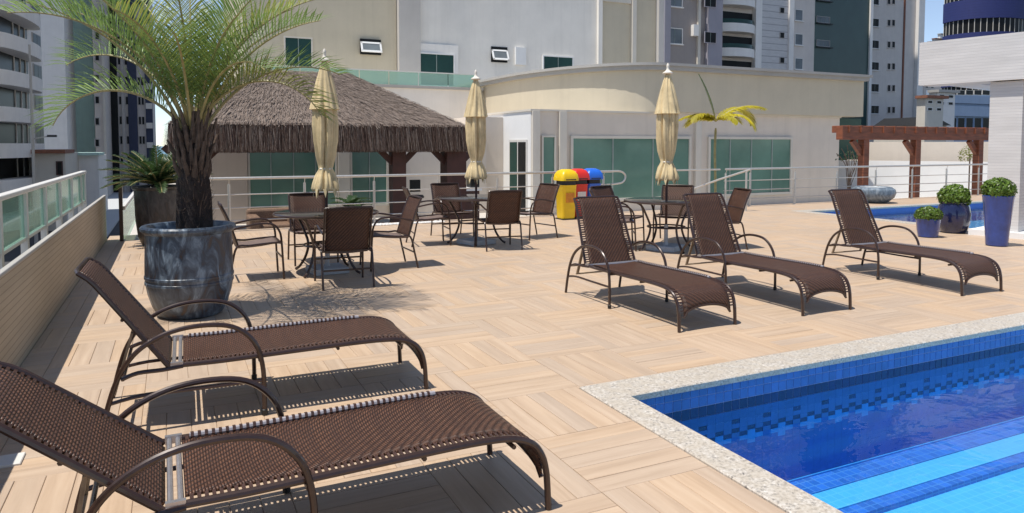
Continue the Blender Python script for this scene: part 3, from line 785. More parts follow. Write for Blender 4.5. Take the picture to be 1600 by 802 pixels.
# cycad behind it
cy = tag(empty('potted_cycad', (-.22, 12.35, 0), world=False), 'dark green cycad in a dark grey pot where the parapet ends', 'plant')
MB().lathe([(.20, 0), (.24, .02), (.29, .14), (.32, .4), (.33, .7), (.335, .86), (.365, .885), (.37, .91), (.355, .925), (.31, .92), (.30, .86)], 40).build('pot', M['glaze_dark'], cy)
MB().lathe([(.30, .85), (.12, .88), (.10, .93), (.03, .97)], 16).build('trunk', M['fibre'], cy)
for k in range(38):
    a = k * 2.39996; t = k / 37
    ra, le = frond(.70 + .2 * rnd.random(), R(14 + 50 * t), R(48 - 10 * t), 36, .17, .018, .35, a, (0, 0, .93), 0, 1.2, .1)
    o = le.build('frond', M['cycad'], cy, False); ra.build('leaf_stem', M['rachis'], o)
# yellow palm behind the railing
yx = gx(1118, 16.4)
yp = tag(empty('yellow_palm', (yx, 16.4, -.95), world=False), 'thin young palm with bright yellow drooping fronds and one green spear', 'palm')
MB().tube(catmull([(0, 0, 0), (.02, 0, 1.2), (-.02, 0, 2.3), (0, 0, 3.0)], 5), [.035] * 15 + [.022], 8).build('trunk', M['rachis'], yp)
zt = pt(1118, 190, 16.4).z + .95
for (rt, fwc, el, dr, ln_, mt) in ((-1, .1, 34, 62, 1.05, 'yellow_leaf'), (-1, -.5, 44, 90, 1.05, 'yellow_leaf'), (-1, .6, 30, 75, .95, 'yellow_leaf'), (1, -.1, 46, 66, 1.5, 'yellow_leaf'), (1, .4, 58, 128, 1.7, 'yellow_leaf'), (1, -.6, 40, 110, 1.35, 'yellow_leaf'), (.6, -1, 35, 80, .9, 'yellow_leaf'), (-.35, .2, 76, 14, 1.45, 'spear')):
    a = wf(rt, fwc, 0)
    sp_ = mt == 'spear'
    ra, le = frond(ln_, R(el), R(dr), 40 if sp_ else 76, .36 if sp_ else .46, .05 if sp_ else .034, .1 if sp_ else -.25, a, (0, 0, zt), 0, 1.2, .06, None, 3.0 if sp_ else .9)
    o = le.build('frond', M[mt], yp, False); ra.build('leaf_stem', M['rachis'], o)
# boxwood balls in blue pots
def box_ball(mb, c, r, n, seed, flat=1.0):
    q_ = random.Random(seed)
    for k in range(n):
        d = Vector((q_.gauss(0, 1), q_.gauss(0, 1), q_.gauss(0, 1))).normalized()
        if d.z < -.55: continue
        rr_ = r * (q_.random() ** .12) * (1 + .16 * noise.noise(d * 2.2 + Vector((seed * 5.1, 0, 0)))) * (1.07 if q_.random() < .04 else 1)
        p = Vector(c) + Vector((d.x * rr_, d.y * rr_, d.z * rr_ * flat)); s_ = r * .075 * q_.uniform(.7, 1.3)
        n_ = (d + Vector((q_.uniform(-.7, .7), q_.uniform(-.7, .7), q_.uniform(-.7, .7)))).normalized(); u = n_.orthogonal().normalized(); u = Matrix.Rotation(q_.uniform(0, 6.28), 3, n_) @ u; w_ = n_.cross(u)
        mb.add([p - u * s_ * 1.5, p + w_ * s_ * .7, p + u * s_ * 1.5, p - w_ * s_ * .7], [(0, 1, 2, 3)])
pots = [
    ((11.50, 7.82), [(.13, 0), (.15, .01), (.17, .12), (.185, .28), (.19, .31), (.18, .315), (.165, .29)], 'cobalt', .205, .37, .72, 'low cobalt blue pot with a small clipped boxwood, beside the navy pot'),
    ((12.48, 8.02), [(.17, 0), (.20, .02), (.255, .18), (.27, .33), (.24, .47), (.21, .52), (.225, .54), (.215, .55), (.19, .52)], 'navy', .255, .63, .85, 'rounded navy pot with a dark clipped boxwood at the small pool'),
    ((11.46, 6.68), [(.135, 0), (.15, .015), (.16, .2), (.185, .5), (.207, .74), (.213, .77), (.20, .78), (.185, .74)], 'cobalt', .225, .86, .85, 'tall cobalt blue pot with a clipped boxwood in front of the white column')]
for k, ((x, y), prof, mt, br, bz, fl, lab) in enumerate(pots):
    e = tag(empty('potted_boxwood', (x, y, .002), world=False), lab, 'potted plant', 'clipped boxwoods in blue pots')
    MB().lathe(prof, 40).build('pot', M[mt], e)
    core = MB().lathe([(br * .80 * math.cos(a), bz + fl * br * .80 * math.sin(a)) for a in (R(-60 + 150 * i / 8) for i in range(9))], 16).build('inner_twigs', M['soil'], e)
    b = MB(); box_ball(b, (0, 0, bz), br, 2600, k, fl); b.build('foliage', M['box_leaf'], e, False)

# ---------------------------------------------------------------- parapet, glass rail, steel railing
wall = tag(empty('parapet_wall', (-1.0, 5, 0)), 'low beige parapet wall with narrow tile strips along the street side', 'wall')
MB().box(-1.045, -1.0, DY0, 13.3, -.9, .715).build('wall_body', M['parapet'], wall, False)
bevel(MB().box(-1.035, -.992, DY0, 13.31, .7155, .742).build('wall_cap', M['cap'], wall, False), .008)
gr = tag(empty('glass_railing', (-1.30, 5, 0)), 'pale green glass railing with a white handrail on the parapet wall', 'railing')
bevel(MB().box(-1.345, -1.255, DY0, 13.3, 1.095, 1.14).build('handrail', M['white_alu'], gr, False), .012)
MB().box(-1.32, -1.28, DY0, 13.3, .64, .67).build('bottom_rail', M['white_alu'], gr, False)
ys = [4.72 + 1.15 * k for k in range(-6, 8)] + [13.25]
for y in ys: MB().box(-1.33, -1.27, y - .04, y + .04, .3, 1.095).build('post', M['white_alu'], gr, False)
for a, b in zip(ys, ys[1:]): MB().box(-1.306, -1.294, a + .041, b - .041, .671, 1.09).build('glass_pane', M['rail_glass'], gr, False)
er = tag(empty('end_railing', (-.75, 13.2, 0)), 'short low glass railing with a dark post past the end of the parapet', 'railing')
MB().box(-.80, -.745, 13.05, 13.12, 0, .92).build('post', M['bronze'], er, False)
MB().box(-.78, -.72, 13.121, 17.5, .50, .56).build('handrail', M['white_alu'], er, False)
MB().box(-.756, -.744, 13.122, 17.5, -.1, .495).build('glass_pane', M['rail_glass'], er, False)
def railing(x0, x1, Y, lab, posts, gname):
    e = tag(empty('steel_railing', (x0, Y, 0)), lab, 'railing', gname)
    MB().tube([(x0, Y - .05, .955), (x1, Y - .05, .955)], .026, 10).build('handrail', M['steel'], e)
    for z in (.66, .42, .19): MB().tube([(x0, Y, z), (x1, Y, z)], .011, 7).build('rail', M['steel'], e)
    for x in posts:
        p = MB().tube([(x, Y, 0), (x, Y, .85)], .024, 9).build('post', M['steel'], e)
        MB().tube(catmull([(x, Y, .84), (x, Y - .02, .90), (x, Y - .05, .945)], 3), .007, 6).build('bracket', M['steel'], p)
        MB().lathe([(.05, 0), (.05, .008), (.03, .014)], 12, (x, Y, 0)).build('base_plate', M['steel'], p)
    return e
railing(.3, 9.0, 13.72, 'steel railing running behind the tables and in front of the thatched hut', [.9 + 1.32 * k for k in range(7)], 'steel railings at the deck edge')
railing(12.35, 25.8, 13.72, 'steel railing running behind the small pool toward the timber pergola', [12.4, 13.2] + [14.75 + 1.55 * k for k in range(8)], 'steel railings at the deck edge')
sr = tag(empty('stair_handrail', (12.2, 12.9, 0)), 'sloping steel handrail beside the gap down to the lower terrace', 'handrail')
MB().tube(catmull([(12.15, 12.75, 0), (12.15, 12.75, .5), (12.15, 12.75, .93)], 3), .024, 8).build('post', M['steel'], sr)
MB().tube([(12.22, 12.7, .98), (11.9, 13.4, .72), (11.3, 14.6, .2)], .024, 8).build('handrail', M['steel'], sr)
MB().tube([(10.6, 13.7, .95), (12.2, 13.7, .95)], .02, 8).build('top_bar', M['steel'], sr)
MB().tube(catmull([(8.97, 13.67, .955), (9.25, 13.67, .95), (9.38, 13.67, .85), (9.3, 13.67, .70), (9.0, 13.67, .66)], 5), .022, 8).build('return_loop', M['steel'], sr)
pb = MB(); q_ = random.Random(5)
for k in range(900):
    x, y = q_.uniform(2.6, 4.9), q_.uniform(13.45, 13.62); r = q_.uniform(.012, .03)
    pb.lathe([(r * .5, 0), (r, r * .5), (r * .6, r * 1.1)], 5, (x, y, 0))
tag(pb.build('white_pebbles', M['pebble'], None), kind='stuff')
dr = tag(MB().chip(-1.0, -.70, 4.08, 4.22, -.001, .012, .003).build('drain_cover', M['white_alu'], None, False), 'small white drain cover set in the deck by the low lounger', 'drain cover')

# ---------------------------------------------------------------- recycling bins
def bin_(x, y, mt, lab):
    e = tag(empty('recycling_bin', (x, y, .002), world=False), lab, 'bin', 'recycling bins by the railing')
    b = MB()
    def ring(w, d, z, n=6, r=.06):
        out = []
        for cx, cy, a0 in ((w - r, d - r, 0), (-w + r, d - r, 90), (-w + r, -d + r, 180), (w - r, -d + r, 270)):
            for k in range(n + 1):
                a = R(a0 + 90 * k / n); out.append((cx + r * math.cos(a), cy + r * math.sin(a), z))
        return out
    def loft(rs):
        m_ = MB(); n = len(rs[0]); m_.v = [p for r_ in rs for p in r_]
        m_.f = [(i * n + k, i * n + (k + 1) % n, (i + 1) * n + (k + 1) % n, (i + 1) * n + k) for i in range(len(rs) - 1) for k in range(n)] + [tuple(range(n - 1, -1, -1)), tuple((len(rs) - 1) * n + k for k in range(n))]
        return m_
    loft([ring(.145, .15, .02), ring(.15, .16, .06), ring(.17, .18, .70), ring(.18, .19, .72)]).build('body', M[mt], e)
    loft([ring(.16, .165, .721), ring(.16, .165, .81)]).build('opening', M['black'], e)
    loft([ring(.205, .215, .811), ring(.205, .215, .86), ring(.19, .20, .94), ring(.15, .155, 1.01), ring(.085, .09, 1.045)]).build('lid', M[mt], e)
    MB().box(-.16, .16, -.17, .17, 0, .022).build('base', M['black'], e, False)
    MB().box(-.10, .10, -.186, -.176, .36, .56).build('plate', M['white_alu'] if mt != 'yellow' else M['orange'], e, False)
    MB().box(-.12, .12, -.222, -.214, .825, .845).build('lid_handle', M['black'], e, False)
    return e
bin_(7.42, 12.98, 'yellow', 'yellow recycling bin with a domed lid beside the red bin')
bin_(7.83, 13.2, 'red', 'red recycling bin between the yellow and the blue bin')
bin_(8.23, 13.3, 'blue', 'blue recycling bin at the end of the row, by the red bin')

# ---------------------------------------------------------------- windows on buildings
def window(parent, x0, x1, z0, z1, Y, frame, glass, nx=1, ny=1, fw=.08, proud=.08, name='window', sill=0):
    f = MB(); yf = Y - proud
    f.box(x0, x0 + fw, yf, Y, z0, z1).box(x1 - fw, x1, yf, Y, z0, z1).box(x0 + fw, x1 - fw, yf, Y, z0, z0 + fw).box(x0 + fw, x1 - fw, yf, Y, z1 - fw, z1)
    for k in range(1, ny):
        z = z0 + (z1 - z0) * k / ny; f.box(x0 + fw, x1 - fw, yf + .008, Y, z - fw * .3, z + fw * .3)
    if sill: f.box(x0 - .1, x1 + .1, yf - sill, Y, z0 - .08, z0 - .001)
    o = f.build(name, frame, parent, False)
    for k in range(1, nx):
        x = x0 + (x1 - x0) * k / nx; MB().box(x - fw * .25, x + fw * .25, Y - proud * .7, Y, z0 + fw, z1 - fw).build('mullion', M['mullion'], o, False)
    MB().box(x0 + fw * .9, x1 - fw * .9, Y - proud * .45, Y - .002, z0 + fw * .9, z1 - fw * .9).build('pane', glass, o, False)
    return o
def rect(a, b, c, d, Y):
    p0, p1 = pt(a, d, Y), pt(c, b, Y); pm_ = pt((a + c) / 2, b, Y).z, pt((a + c) / 2, d, Y).z
    return p0.x, p1.x, pm_[1], pm_[0]

# clubhouse with curved roof band
YF = 22.3
cb = tag(empty('clubhouse', (18, YF, -.95)), 'low beige clubhouse with a curved tan roof band and green windows', 'building')
XL, XR = 11.35, gx(1311, YF)
MB().box(XL, XR, YF, 34, -.95, 2.74).build('wall', M['beige'], cb, False)
XO = gx(1352, 21.9)
ZC1, ZC0 = pt(1045, 98, 21.8).z, pt(1045, 109, 21.8).z
cx, rx, ry = 17.0, 3.45, 7.0; cyy = 22.05 + ry
ol = [(XO, 22.05)] + [(cx - rx * math.sin(R(a)), cyy - ry * math.cos(R(a))) for a in range(0, 91, 5)] + [(cx - rx, 40), (XO, 40)]
MB().prism(ol, 2.81, ZC0).build('roof_band', M['tan'], cb, True, angle=30)
def grow(o, d):
    out = []
    for i, (x, y) in enumerate(o):
        if x >= XO - .01: out.append((x + d, y - (d if i == 0 else 0)))
        elif y >= 39.9: out.append((x - d, y))
        else:
            nx_, ny_ = (x - cx) / rx ** 2, (y - cyy) / ry ** 2; l = math.hypot(nx_, ny_) or 1; out.append((x + d * nx_ / l, y + d * ny_ / l))
    return out
MB().prism(grow(ol, .16), ZC0 + .001, ZC0 + (ZC1 - ZC0) * .6).build('cornice', M['cap'], cb, True, angle=30)
MB().prism(grow(ol, .26), ZC0 + (ZC1 - ZC0) * .6 + .001, ZC1).build('roof_edge', M['cap'], cb, True, angle=30)
MB().box(XL - .06, XR + .02, YF - .08, YF + 4, 2.741, 2.809).build('cream_strip', M['cream'], cb, False)
zt, zb = 1.89, -.52
window(cb, gx(890, YF), gx(1078, YF), zb, zt, YF, M['cream'], M['green_glass'], 3, 1, .1, .1)
window(cb, gx(1105, YF), gx(1236, YF), zb, zt, YF, M['cream'], M['green_glass'], 4, 1, .1, .1)
window(cb, gx(845, YF), gx(867, YF), zb, zt, YF, M['cream'], M['green_glass'], 1, 1, .06, .1)
for px in (830, 872, 1084): 
    x = gx(px, YF); MB().box(x, x + .28, YF - .14, YF - .001, -.95, 2.74).build('pilaster', M['cream'], cb, False)
# door in the wall that faces the sun
wl = MB().box(XL - .02, XL - .001, YF + .002, 28, -.95, 2.74).build('side_wall', M['white'], cb, False)
d_ = MB().box(XL - .06, XL - .021, 22.55, 24.0, -.93, 1.75).build('door', M['white_alu'], cb, False)
MB().box(XL - .075, XL - .061, 22.62, 23.22, -.85, 1.66).build('door_glass', M['dark_glass'], d_, False)
MB().box(XL - .075, XL - .061, 23.32, 23.92, -.85, 1.66).build('door_glass', M['green_dark'], d_, False)
MB().box(XL - 1.2, XL - .03, 24.6, 34, -.95, 2.6).build('wing_wall', M['beige'], cb, False)
# a canopy of dark glass past the corner
MB().box(XR + .06, XR + 1.75, 22.6, 22.7, .9, 2.75).build('glass_screen', M['green_dark'], cb, False)

# thatched hut
YE = 16.8
k0, k1 = gx(264, YE), gx(733, YE); ze = pt(500, 236, YE).z; zr = pt(500, 196, YE).z
hut = tag(empty('thatched_hut', ((k0 + k1) / 2, YE + 3, -.95)), 'open hut with a shaggy straw thatch roof on dark timber posts', 'hut')
yb = YE + 6.4; ym = (YE + yb) / 2; ra_, rb_ = gx(395, ym), gx(542, ym); zp = pt(470, 112, ym).z
r = MB()
A, B, C_, D_ = (k0, YE, zr), (k1, YE, zr), (k1, yb, zr), (k0, yb, zr); E_, F_ = (ra_, ym, zp), (rb_, ym, zp)
r.add([A, B, C_, D_, E_, F_], [(0, 1, 5, 4), (1, 2, 5), (2, 3, 4, 5), (3, 0, 4), (3, 2, 1, 0)])
roof = r.build('roof', M['thatch'], hut, False)
th, thl, thd = MB(), MB(), MB(); q_ = random.Random(11)
def blade(mb, p, d, ln_, w_, n_):
    p = Vector(p); d = Vector(d).normalized(); s_ = d.cross(Vector(n_)).normalized() * w_
    mb.add([p - s_, p + s_, p + d * ln_ + s_ * .5, p + d * ln_ - s_ * .5], [(0, 1, 2, 3)])
def slope(a, b, t0, t1, n, nrm):
    a, b, t0, t1 = map(Vector, (a, b, t0, t1))
    for k in range(n):
        v = q_.random() ** .8; u = q_.random(); p = a.lerp(b, u).lerp(t0.lerp(t1, u), v)
        dn = (a.lerp(b, u) - t0.lerp(t1, u)).normalized() + Vector((q_.uniform(-.22, .22), q_.uniform(-.22, .22), q_.uniform(-.02, .16)))
        mbx = (thl, th, thl, thl, th)[q_.randrange(5)]
        blade(mbx, p + Vector(nrm) * q_.uniform(.005, .04), dn, q_.uniform(.12, .26), q_.uniform(.004, .010), nrm)
nf = (Vector(B) - Vector(A)).cross(Vector(E_) - Vector(A)).normalized(); nr = (Vector(C_) - Vector(B)).cross(Vector(F_) - Vector(B)).normalized(); nl_ = (Vector(A) - Vector(D_)).cross(Vector(E_) - Vector(D_)).normalized()
slope(A, B, E_, F_, 11000, nf); slope(B, C_, F_, F_, 2400, nr); slope(D_, A, E_, E_, 2400, nl_)
for k in range(24000):                                  # shaggy fringe
    s_ = q_.random() * 2.6
    if s_ < 1.55: p = Vector((k0 + (k1 - k0) * s_ / 1.55, YE + q_.uniform(-.08, .35), zr)); o_ = Vector((0, -1, 0))
    elif s_ < 2.08: p = Vector((k1 + q_.uniform(-.3, .08), YE + (yb - YE) * (s_ - 1.55) / .53, zr)); o_ = Vector((1, 0, 0))
    else: p = Vector((k0 + q_.uniform(-.08, .3), YE + (yb - YE) * (s_ - 2.08) / .52, zr)); o_ = Vector((-1, 0, 0))
    mbx = (thd, thd, thd, th, thd, thd, thl)[q_.randrange(7)]
    p = p + Vector((0, 0, q_.uniform(-.25, .06)))
    blade(mbx, p, Vector((q_.uniform(-.12, .12), q_.uniform(-.12, .12), -1)) + o_ * q_.uniform(-.05, .25), p.z - ze + q_.uniform(-.03, .05), q_.uniform(.0028, .006), o_)
for nme, b, mt in (('straw', th, 'thatch'), ('pale_straw', thl, 'thatch_light'), ('dark_straw', thd, 'thatch_dark')): tag(b.build(nme, M[mt], roof, False), kind='stuff')
fr = MB().box(k0 + .25, k1 - .25, YE + .22, YE + .42, ze + .12, zr - .05).box(k0 + .25, k0 + .45, YE + .43, yb - .2, ze + .12, zr - .05).box(k1 - .45, k1 - .25, YE + .43, yb - .2, ze + .12, zr - .05)
fr.build('eave_beam', M['wood_dark'], hut, False)
for px, wpx, Y in ((621, 22, YE + .9), (708, 34, YE + .7), (300, 26, YE + .9)):
    x = gx(px, Y); w_ = wpx * Y * .9 / 1115 * .55
    p = MB().box(x - w_, x + w_, Y - w_, Y + w_, -.95, ze + .12).build('post', M['wood_dark'], hut, False)
    for s_ in (-1, 1):
        MB().obox((x + s_ * (w_ + .16), Y, ze - .12), Vector((s_ * .22, 0, .22)), (0, .05, 0), Vector((-.05 * s_, 0, .05))).build('brace', M['wood_dark'], p, False)
MB().box(k0 + .4, k1 - .4, YE + .5, yb - .2, -.94, -.88).build('floor_slab', M['terrace'], hut, False)
# wall behind the hut with green windows
YW = 24.2
hw_ = tag(empty('green_windowed_annex', (gx(480, YW), YW, -.95)), 'low beige annex with green glass doors behind the thatched hut', 'building')
MB().box(gx(324, YW), gx(760, YW), YW, YW + 6, -.95, 2.2).build('wall', M['beige'], hw_, False)
MB().box(gx(328, YW), gx(385, YW), YW - .15, YW - .001, -.95, 2.2).build('pier', M['pink'], hw_, False)
zt2, zb2 = pt(480, 222, YW).z, pt(480, 326, YW).z
window(hw_, gx(386, YW), gx(526, YW), zb2, zt2, YW, M['cream'], M['green_glass'], 4, 1, .07, .08, 'glass_door')
window(hw_, gx(546, YW), gx(606, YW), zb2, zt2, YW, M['cream'], M['green_glass'], 2, 1, .07, .08, 'glass_door')
MB().box(gx(527, YW), gx(545, YW), YW - .12, YW - .001, -.95, 2.2).build('pilaster', M['cream'], hw_, False)
MB().box(gx(607, YW), gx(617, YW), YW - .12, YW - .001, -.95, 2.2).build('pilaster', M['cream'], hw_, False)
# furniture under the hut
YC = 19.5
c0, c1 = gx(700, YC), gx(753, YC); zc = pt(728, 294, YC).z
ct = tag(empty('counter', ((c0 + c1) / 2, YC, -.95)), 'white topped counter under the eave end of the thatched hut', 'counter')
MB().box(c0, c1, YC, YC + .6, zc - .09, zc).build('worktop', M['white'], ct, False); MB().box(c0 + .06, c1 - .06, YC + .06, YC + .55, -.88, zc - .091).build('cabinet', M['wood_dark'], ct, False)
a0, a1 = gx(738, YC), gx(752, YC)
bx_ = tag(empty('grill_hood', ((a0 + a1) / 2, YC + .3, zc)), 'small black box standing on the white topped counter', 'black box')
MB().box(a0, a1, YC + .15, YC + .45, zc + .002, zc + .34).build('case', M['black'], bx_, False); MB().box(a0 + .03, a1 - .03, YC + .135, YC + .149, zc + .05, zc + .29).build('front_panel', M['dark_glass'], bx_, False)
sx = gx(646, YC); zs = pt(646, 300, YC).z
sto = tag(empty('bar_stool', (sx, YC - .3, -.95)), 'black bar stool with a round backrest beside the hut post', 'stool')
MB().lathe([(.19, 0), (.2, .04), (.17, .08)], 18, (sx, YC - .3, zs - .15)).build('seat', M['black'], sto); MB().tube([(sx, YC - .3, -.88), (sx, YC - .3, zs - .15)], .03, 8).build('stem', M['bronze'], sto)
MB().lathe([(.2, 0), (.2, .03)], 18, (sx, YC - .3, -.88)).build('foot', M['bronze'], sto)
MB().obox((sx, YC - .12, zs + .18), (.15, 0, 0), (0, .03, 0), (0, 0, .17)).build('backrest', M['black'], sto)
wx0, wx1 = gx(386, 15.6), gx(466, 15.6)
wk = tag(empty('wicker_bench', ((wx0 + wx1) / 2, 15.6, -.95)), 'brown wicker bench behind the railing, seen past the palm table', 'bench')
zw = pt(425, 328, 15.6).z
bevel(MB().box(wx0, wx1, 15.9, 16.15, -.9, zw).build('backrest', M['wicker'], wk, False), .05)
bevel(MB().box(wx0, wx1, 15.25, 15.899, -.9, zw - .28).build('seat', M['wicker'], wk, False), .04)
bevel(MB().box(wx1 - .22, wx1 + .02, 15.2, 15.898, -.9, zw - .1).build('armrest', M['wicker'], wk, False), .04)
bevel(MB().box(wx0 - .02, wx0 + .2, 15.2, 15.898, -.9, zw - .1).build('armrest', M['wicker'], wk, False), .04)
dp = tag(empty('dark_shrub', (gx(548, 14.9), 14.9, -.95), world=False), 'dark leafy shrub just behind the railing by the palm table', 'shrub')
MB().tube([(0, 0, 0), (0, 0, 1.2)], .02, 6).build('trunk', M['boot'], dp)
for k in range(12):
    ra, le = frond(.5, R(55), R(70), 14, .16, .05, .3, k * 2.4, (0, 0, 1.05 + .015 * k), 0, 1.2, .1); o = le.build('frond', M['cycad'], dp, False)

# ---------------------------------------------------------------- main rear block (tan and grey)
YB = 36.0
mbk = tag(empty('rear_apartment_block', (gx(760, YB), YB, -.95)), 'tan and grey apartment block with awning windows behind the hut', 'building')
HT = 26
MB().box(gx(385, YB), gx(621, YB), YB, YB + 14, -.95, HT).build('tan_wall', M['tan'], mbk, False)
MB().box(gx(622, YB), gx(655, YB), YB - .35, YB + 14, -.95, HT).build('grey_pier', M['grey2'], mbk, False)
MB().box(gx(655.5, YB), gx(934, YB), YB - .1, YB + 14, -.95, HT).build('grey_wall', M['grey'], mbk, False)
MB().box(gx(934.5, YB), gx(1031, YB), YB, YB + 14, -.95, HT).build('tan_wall', M['tan'], mbk, False)
MB().box(gx(930, YB), gx(936, YB), YB - .3, YB - .101, -.95, HT).build('downpipe', M['grey'], mbk, False)
MB().box(gx(984, YB), gx(990, YB), YB - .2, YB - .001, -.95, HT).build('cream_strip', M['cream'], mbk, False)
MB().box(gx(1023, YB), gx(1031, YB), YB - .3, YB - .001, -.95, HT).build('corner_strip', M['grey2'], mbk, False)
MB().box(gx(937, YB), gx(983, YB), YB - .12, YB - .001, pt(960, 4, YB).z, pt(960, 0, YB).z + .25).build('ledge', M['cream'], mbk, False)
def awning(a, b, c, d):
    x0, x1, z0, z1 = rect(a, b, c, d, YB); y = YB - .1
    MB().box(x0, x1, y - .06, y + .05, z0, z1).build('window_recess', M['dark_glass'], mbk, False)
    f = MB(); w_ = x1 - x0; h = (z1 - z0) * .74; tilt = R(24)
    def P3(x, v, o_=0): return Vector((x, y - .07 - math.sin(tilt) * v - o_, z0 + (z1 - z0) * .80 - math.cos(tilt) * v))
    for (xa, xb, va, vb) in ((x0, x0 + .09, 0, h), (x1 - .09, x1, 0, h), (x0, x1, 0, .09), (x0, x1, h - .1, h)):
        c_ = (P3(xa, va) + P3(xb, vb)) / 2; f.obox(c_, ((xb - xa) / 2, 0, 0), (P3(xa, vb) - P3(xa, va)) / 2, Vector((0, -math.cos(tilt), math.sin(tilt))) * .025)
    fo = f.build('window', M['white'], mbk, False)
    c_ = (P3(x0, .09) + P3(x1, h - .1)) / 2; g_ = MB().obox(c_, ((x1 - x0) / 2 - .09, 0, 0), (P3(x0, h - .1) - P3(x0, .09)) / 2, Vector((0, -math.cos(tilt), math.sin(tilt))) * .006)
    g_.build('pane', M['grey_glass'], fo, False)
awning(562, 62, 594, 86); awning(766, 74, 791, 98)
x0, x1, z0, z1 = rect(645, 70, 714, 138, YB); 
fr = MB().box(x0, x1, YB - .2, YB - .101, z0, z1); fr.build('window_surround', M['towerwhite'], mbk, False)
x0, x1, z0, z1 = rect(651, 84, 708, 136, YB); window(mbk, x0, x1, z0, z1, YB - .201, M['white'], M['green_dark'], 2, 1, .07, .08)
x0, x1, z0, z1 = rect(846, 88, 894, 104, YB); window(mbk, x0, x1, z0 - .6, z1, YB - .101, M['white'], M['green_dark'], 2, 1, .07, .08)
x0, x1, z0, z1 = rect(444, 58, 488, 108, YB); window(mbk, x0, x1, z0, z1, YB, M['cream'], M['green_dark'], 2, 1, .07, .08)
x0, x1, z0, z1 = rect(803, 75, 819, 102, YB); MB().box(x0, x1, YB - .25, YB - .101, z0, z1).build('vent_box', M['white'], mbk, False)
for (px, py, mt) in ((518, 58, 'black'), (577, 40, 'cap'), (702, 14, 'white'), (746, 82, 'white'), (914, 86, 'white'), (1027, 48, 'white')):
    p = pt(px, py, YB); MB().lathe([(.12, 0), (.13, .05), (.06, .1)], 12).build('wall_lamp', M[mt], mbk).location = (p.x - base_of(mbk).x, YB - .16 - base_of(mbk).y, p.z - base_of(mbk).z)
YT = 31.5
tr_ = tag(empty('terrace_block', (gx(660, YT), YT, -.95)), 'grey terrace block with a green glass balustrade behind the thatch roof', 'building')
zt3 = pt(640, 138, YT).z
MB().box(gx(420, YT), gx(752, YT), YT, YB - .4, -.95, zt3).build('wall', M['grey'], tr_, False)
MB().box(gx(418, YT), gx(754, YT), YT - .12, YT + .3, zt3 + .001, zt3 + .12).build('coping', M['cap'], tr_, False)
zg = pt(640, 113, YT).z
xs = [gx(425 + k * 46, YT) for k in range(8)]
for a, b in zip(xs, xs[1:]): MB().box(a + .02, b - .02, YT + .04, YT + .06, zt3 + .14, zg).build('glass_pane', M['rail_glass'], tr_, False)
MB().box(xs[0], xs[-1], YT + .02, YT + .08, zg + .001, zg + .05).build('handrail', M['white_alu'], tr_, False)

# ---------------------------------------------------------------- towers behind, facing the deck
def tower(name, px0, px1, Y, top_z, mat, lab, cat='building', depth=14):
    e = tag(empty(name, (gx((px0 + px1) / 2, Y), Y, -6)), lab, cat)
    MB().box(gx(px0, Y), gx(px1, Y), Y, Y + depth, -6, top_z).build('wall', M[mat], e, False)
    return e
def wcol(e, a, c, y_tops, h, Y, frame, glass, nx=1, sill=.05, fw=.07):
    for b in y_tops:
        x0, x1, z0, z1 = rect(a, b, c, b + h, Y); window(e, x0, x1, z0, z1, Y, M[frame], M[glass], nx, 1, fw, .1, 'window', sill)
def tops(first, step, n): return [first + step * k for k in range(n)]
Y3 = 58
t3 = tower('taupe_tower', 1034, 1121, Y3, 60, 'taupe', 'taupe grey apartment tower with a mauve corner, beyond the clubhouse roof')
MB().box(gx(1034, Y3), gx(1043, Y3), Y3 - .3, Y3 - .001, -6, 60).build('corner_strip', M['mauve'], t3, False)
MB().box(gx(1099, Y3), gx(1121, Y3), Y3 - .5, Y3 - .001, -6, 60).build('corner_bay', M['mauve'], t3, False)
MB().box(gx(1086, Y3), gx(1090, Y3), Y3 - .25, Y3 - .001, -6, 60).build('pipe', M['cream'], t3, False)
wcol(t3, 1041, 1066, tops(44 - 58 * 3, 58, 5), 25, Y3, 'towerwhite', 'grey_glass', 2, .1)
wcol(t3, 1100, 1119, tops(50 - 56 * 3, 56, 5), 18, Y3 - .5, 'mauve', 'dark_glass', 2, 0)
for py in (52, -6, -64):
    p0, p1 = pt(1079, py, Y3), pt(1087, py - 12, Y3); o = MB().box(p0.x, p1.x, Y3 - .5, Y3 - .001, p0.z - .3, p1.z).build('air_conditioner', M['towerwhite'], t3, False)
    MB().lathe([(.22, 0), (.22, .02)], 14).build('fan_grille', M['black'], o).location = ((p0.x + p1.x) / 2 - base_of(t3).x, Y3 - .53 - Y3, (p0.z + p1.z) / 2 - .15 + 6)
    bpy.data.objects[o.children[0].name].rotation_euler = (R(90), 0, 0)
Y4 = 64
t4 = tower('balcony_tower', 1120, 1268, Y4, 80, 'tower', 'white and grey tower with curved balconies and grooved walls')
MB().box(gx(1181, Y4), gx(1226, Y4), Y4 - .25, Y4 - .001, -6, 80).build('grooved_wall', M['louvre'], t4, False)
MB().box(gx(1172, Y4), gx(1181.5, Y4), Y4 - .6, Y4 - .001, -6, 80).build('white_pilaster', M['towerwhite'], t4, False)
MB().box(gx(1225, Y4), gx(1232, Y4), Y4 - .5, Y4 - .001, -6, 80).build('white_pilaster', M['towerwhite'], t4, False)
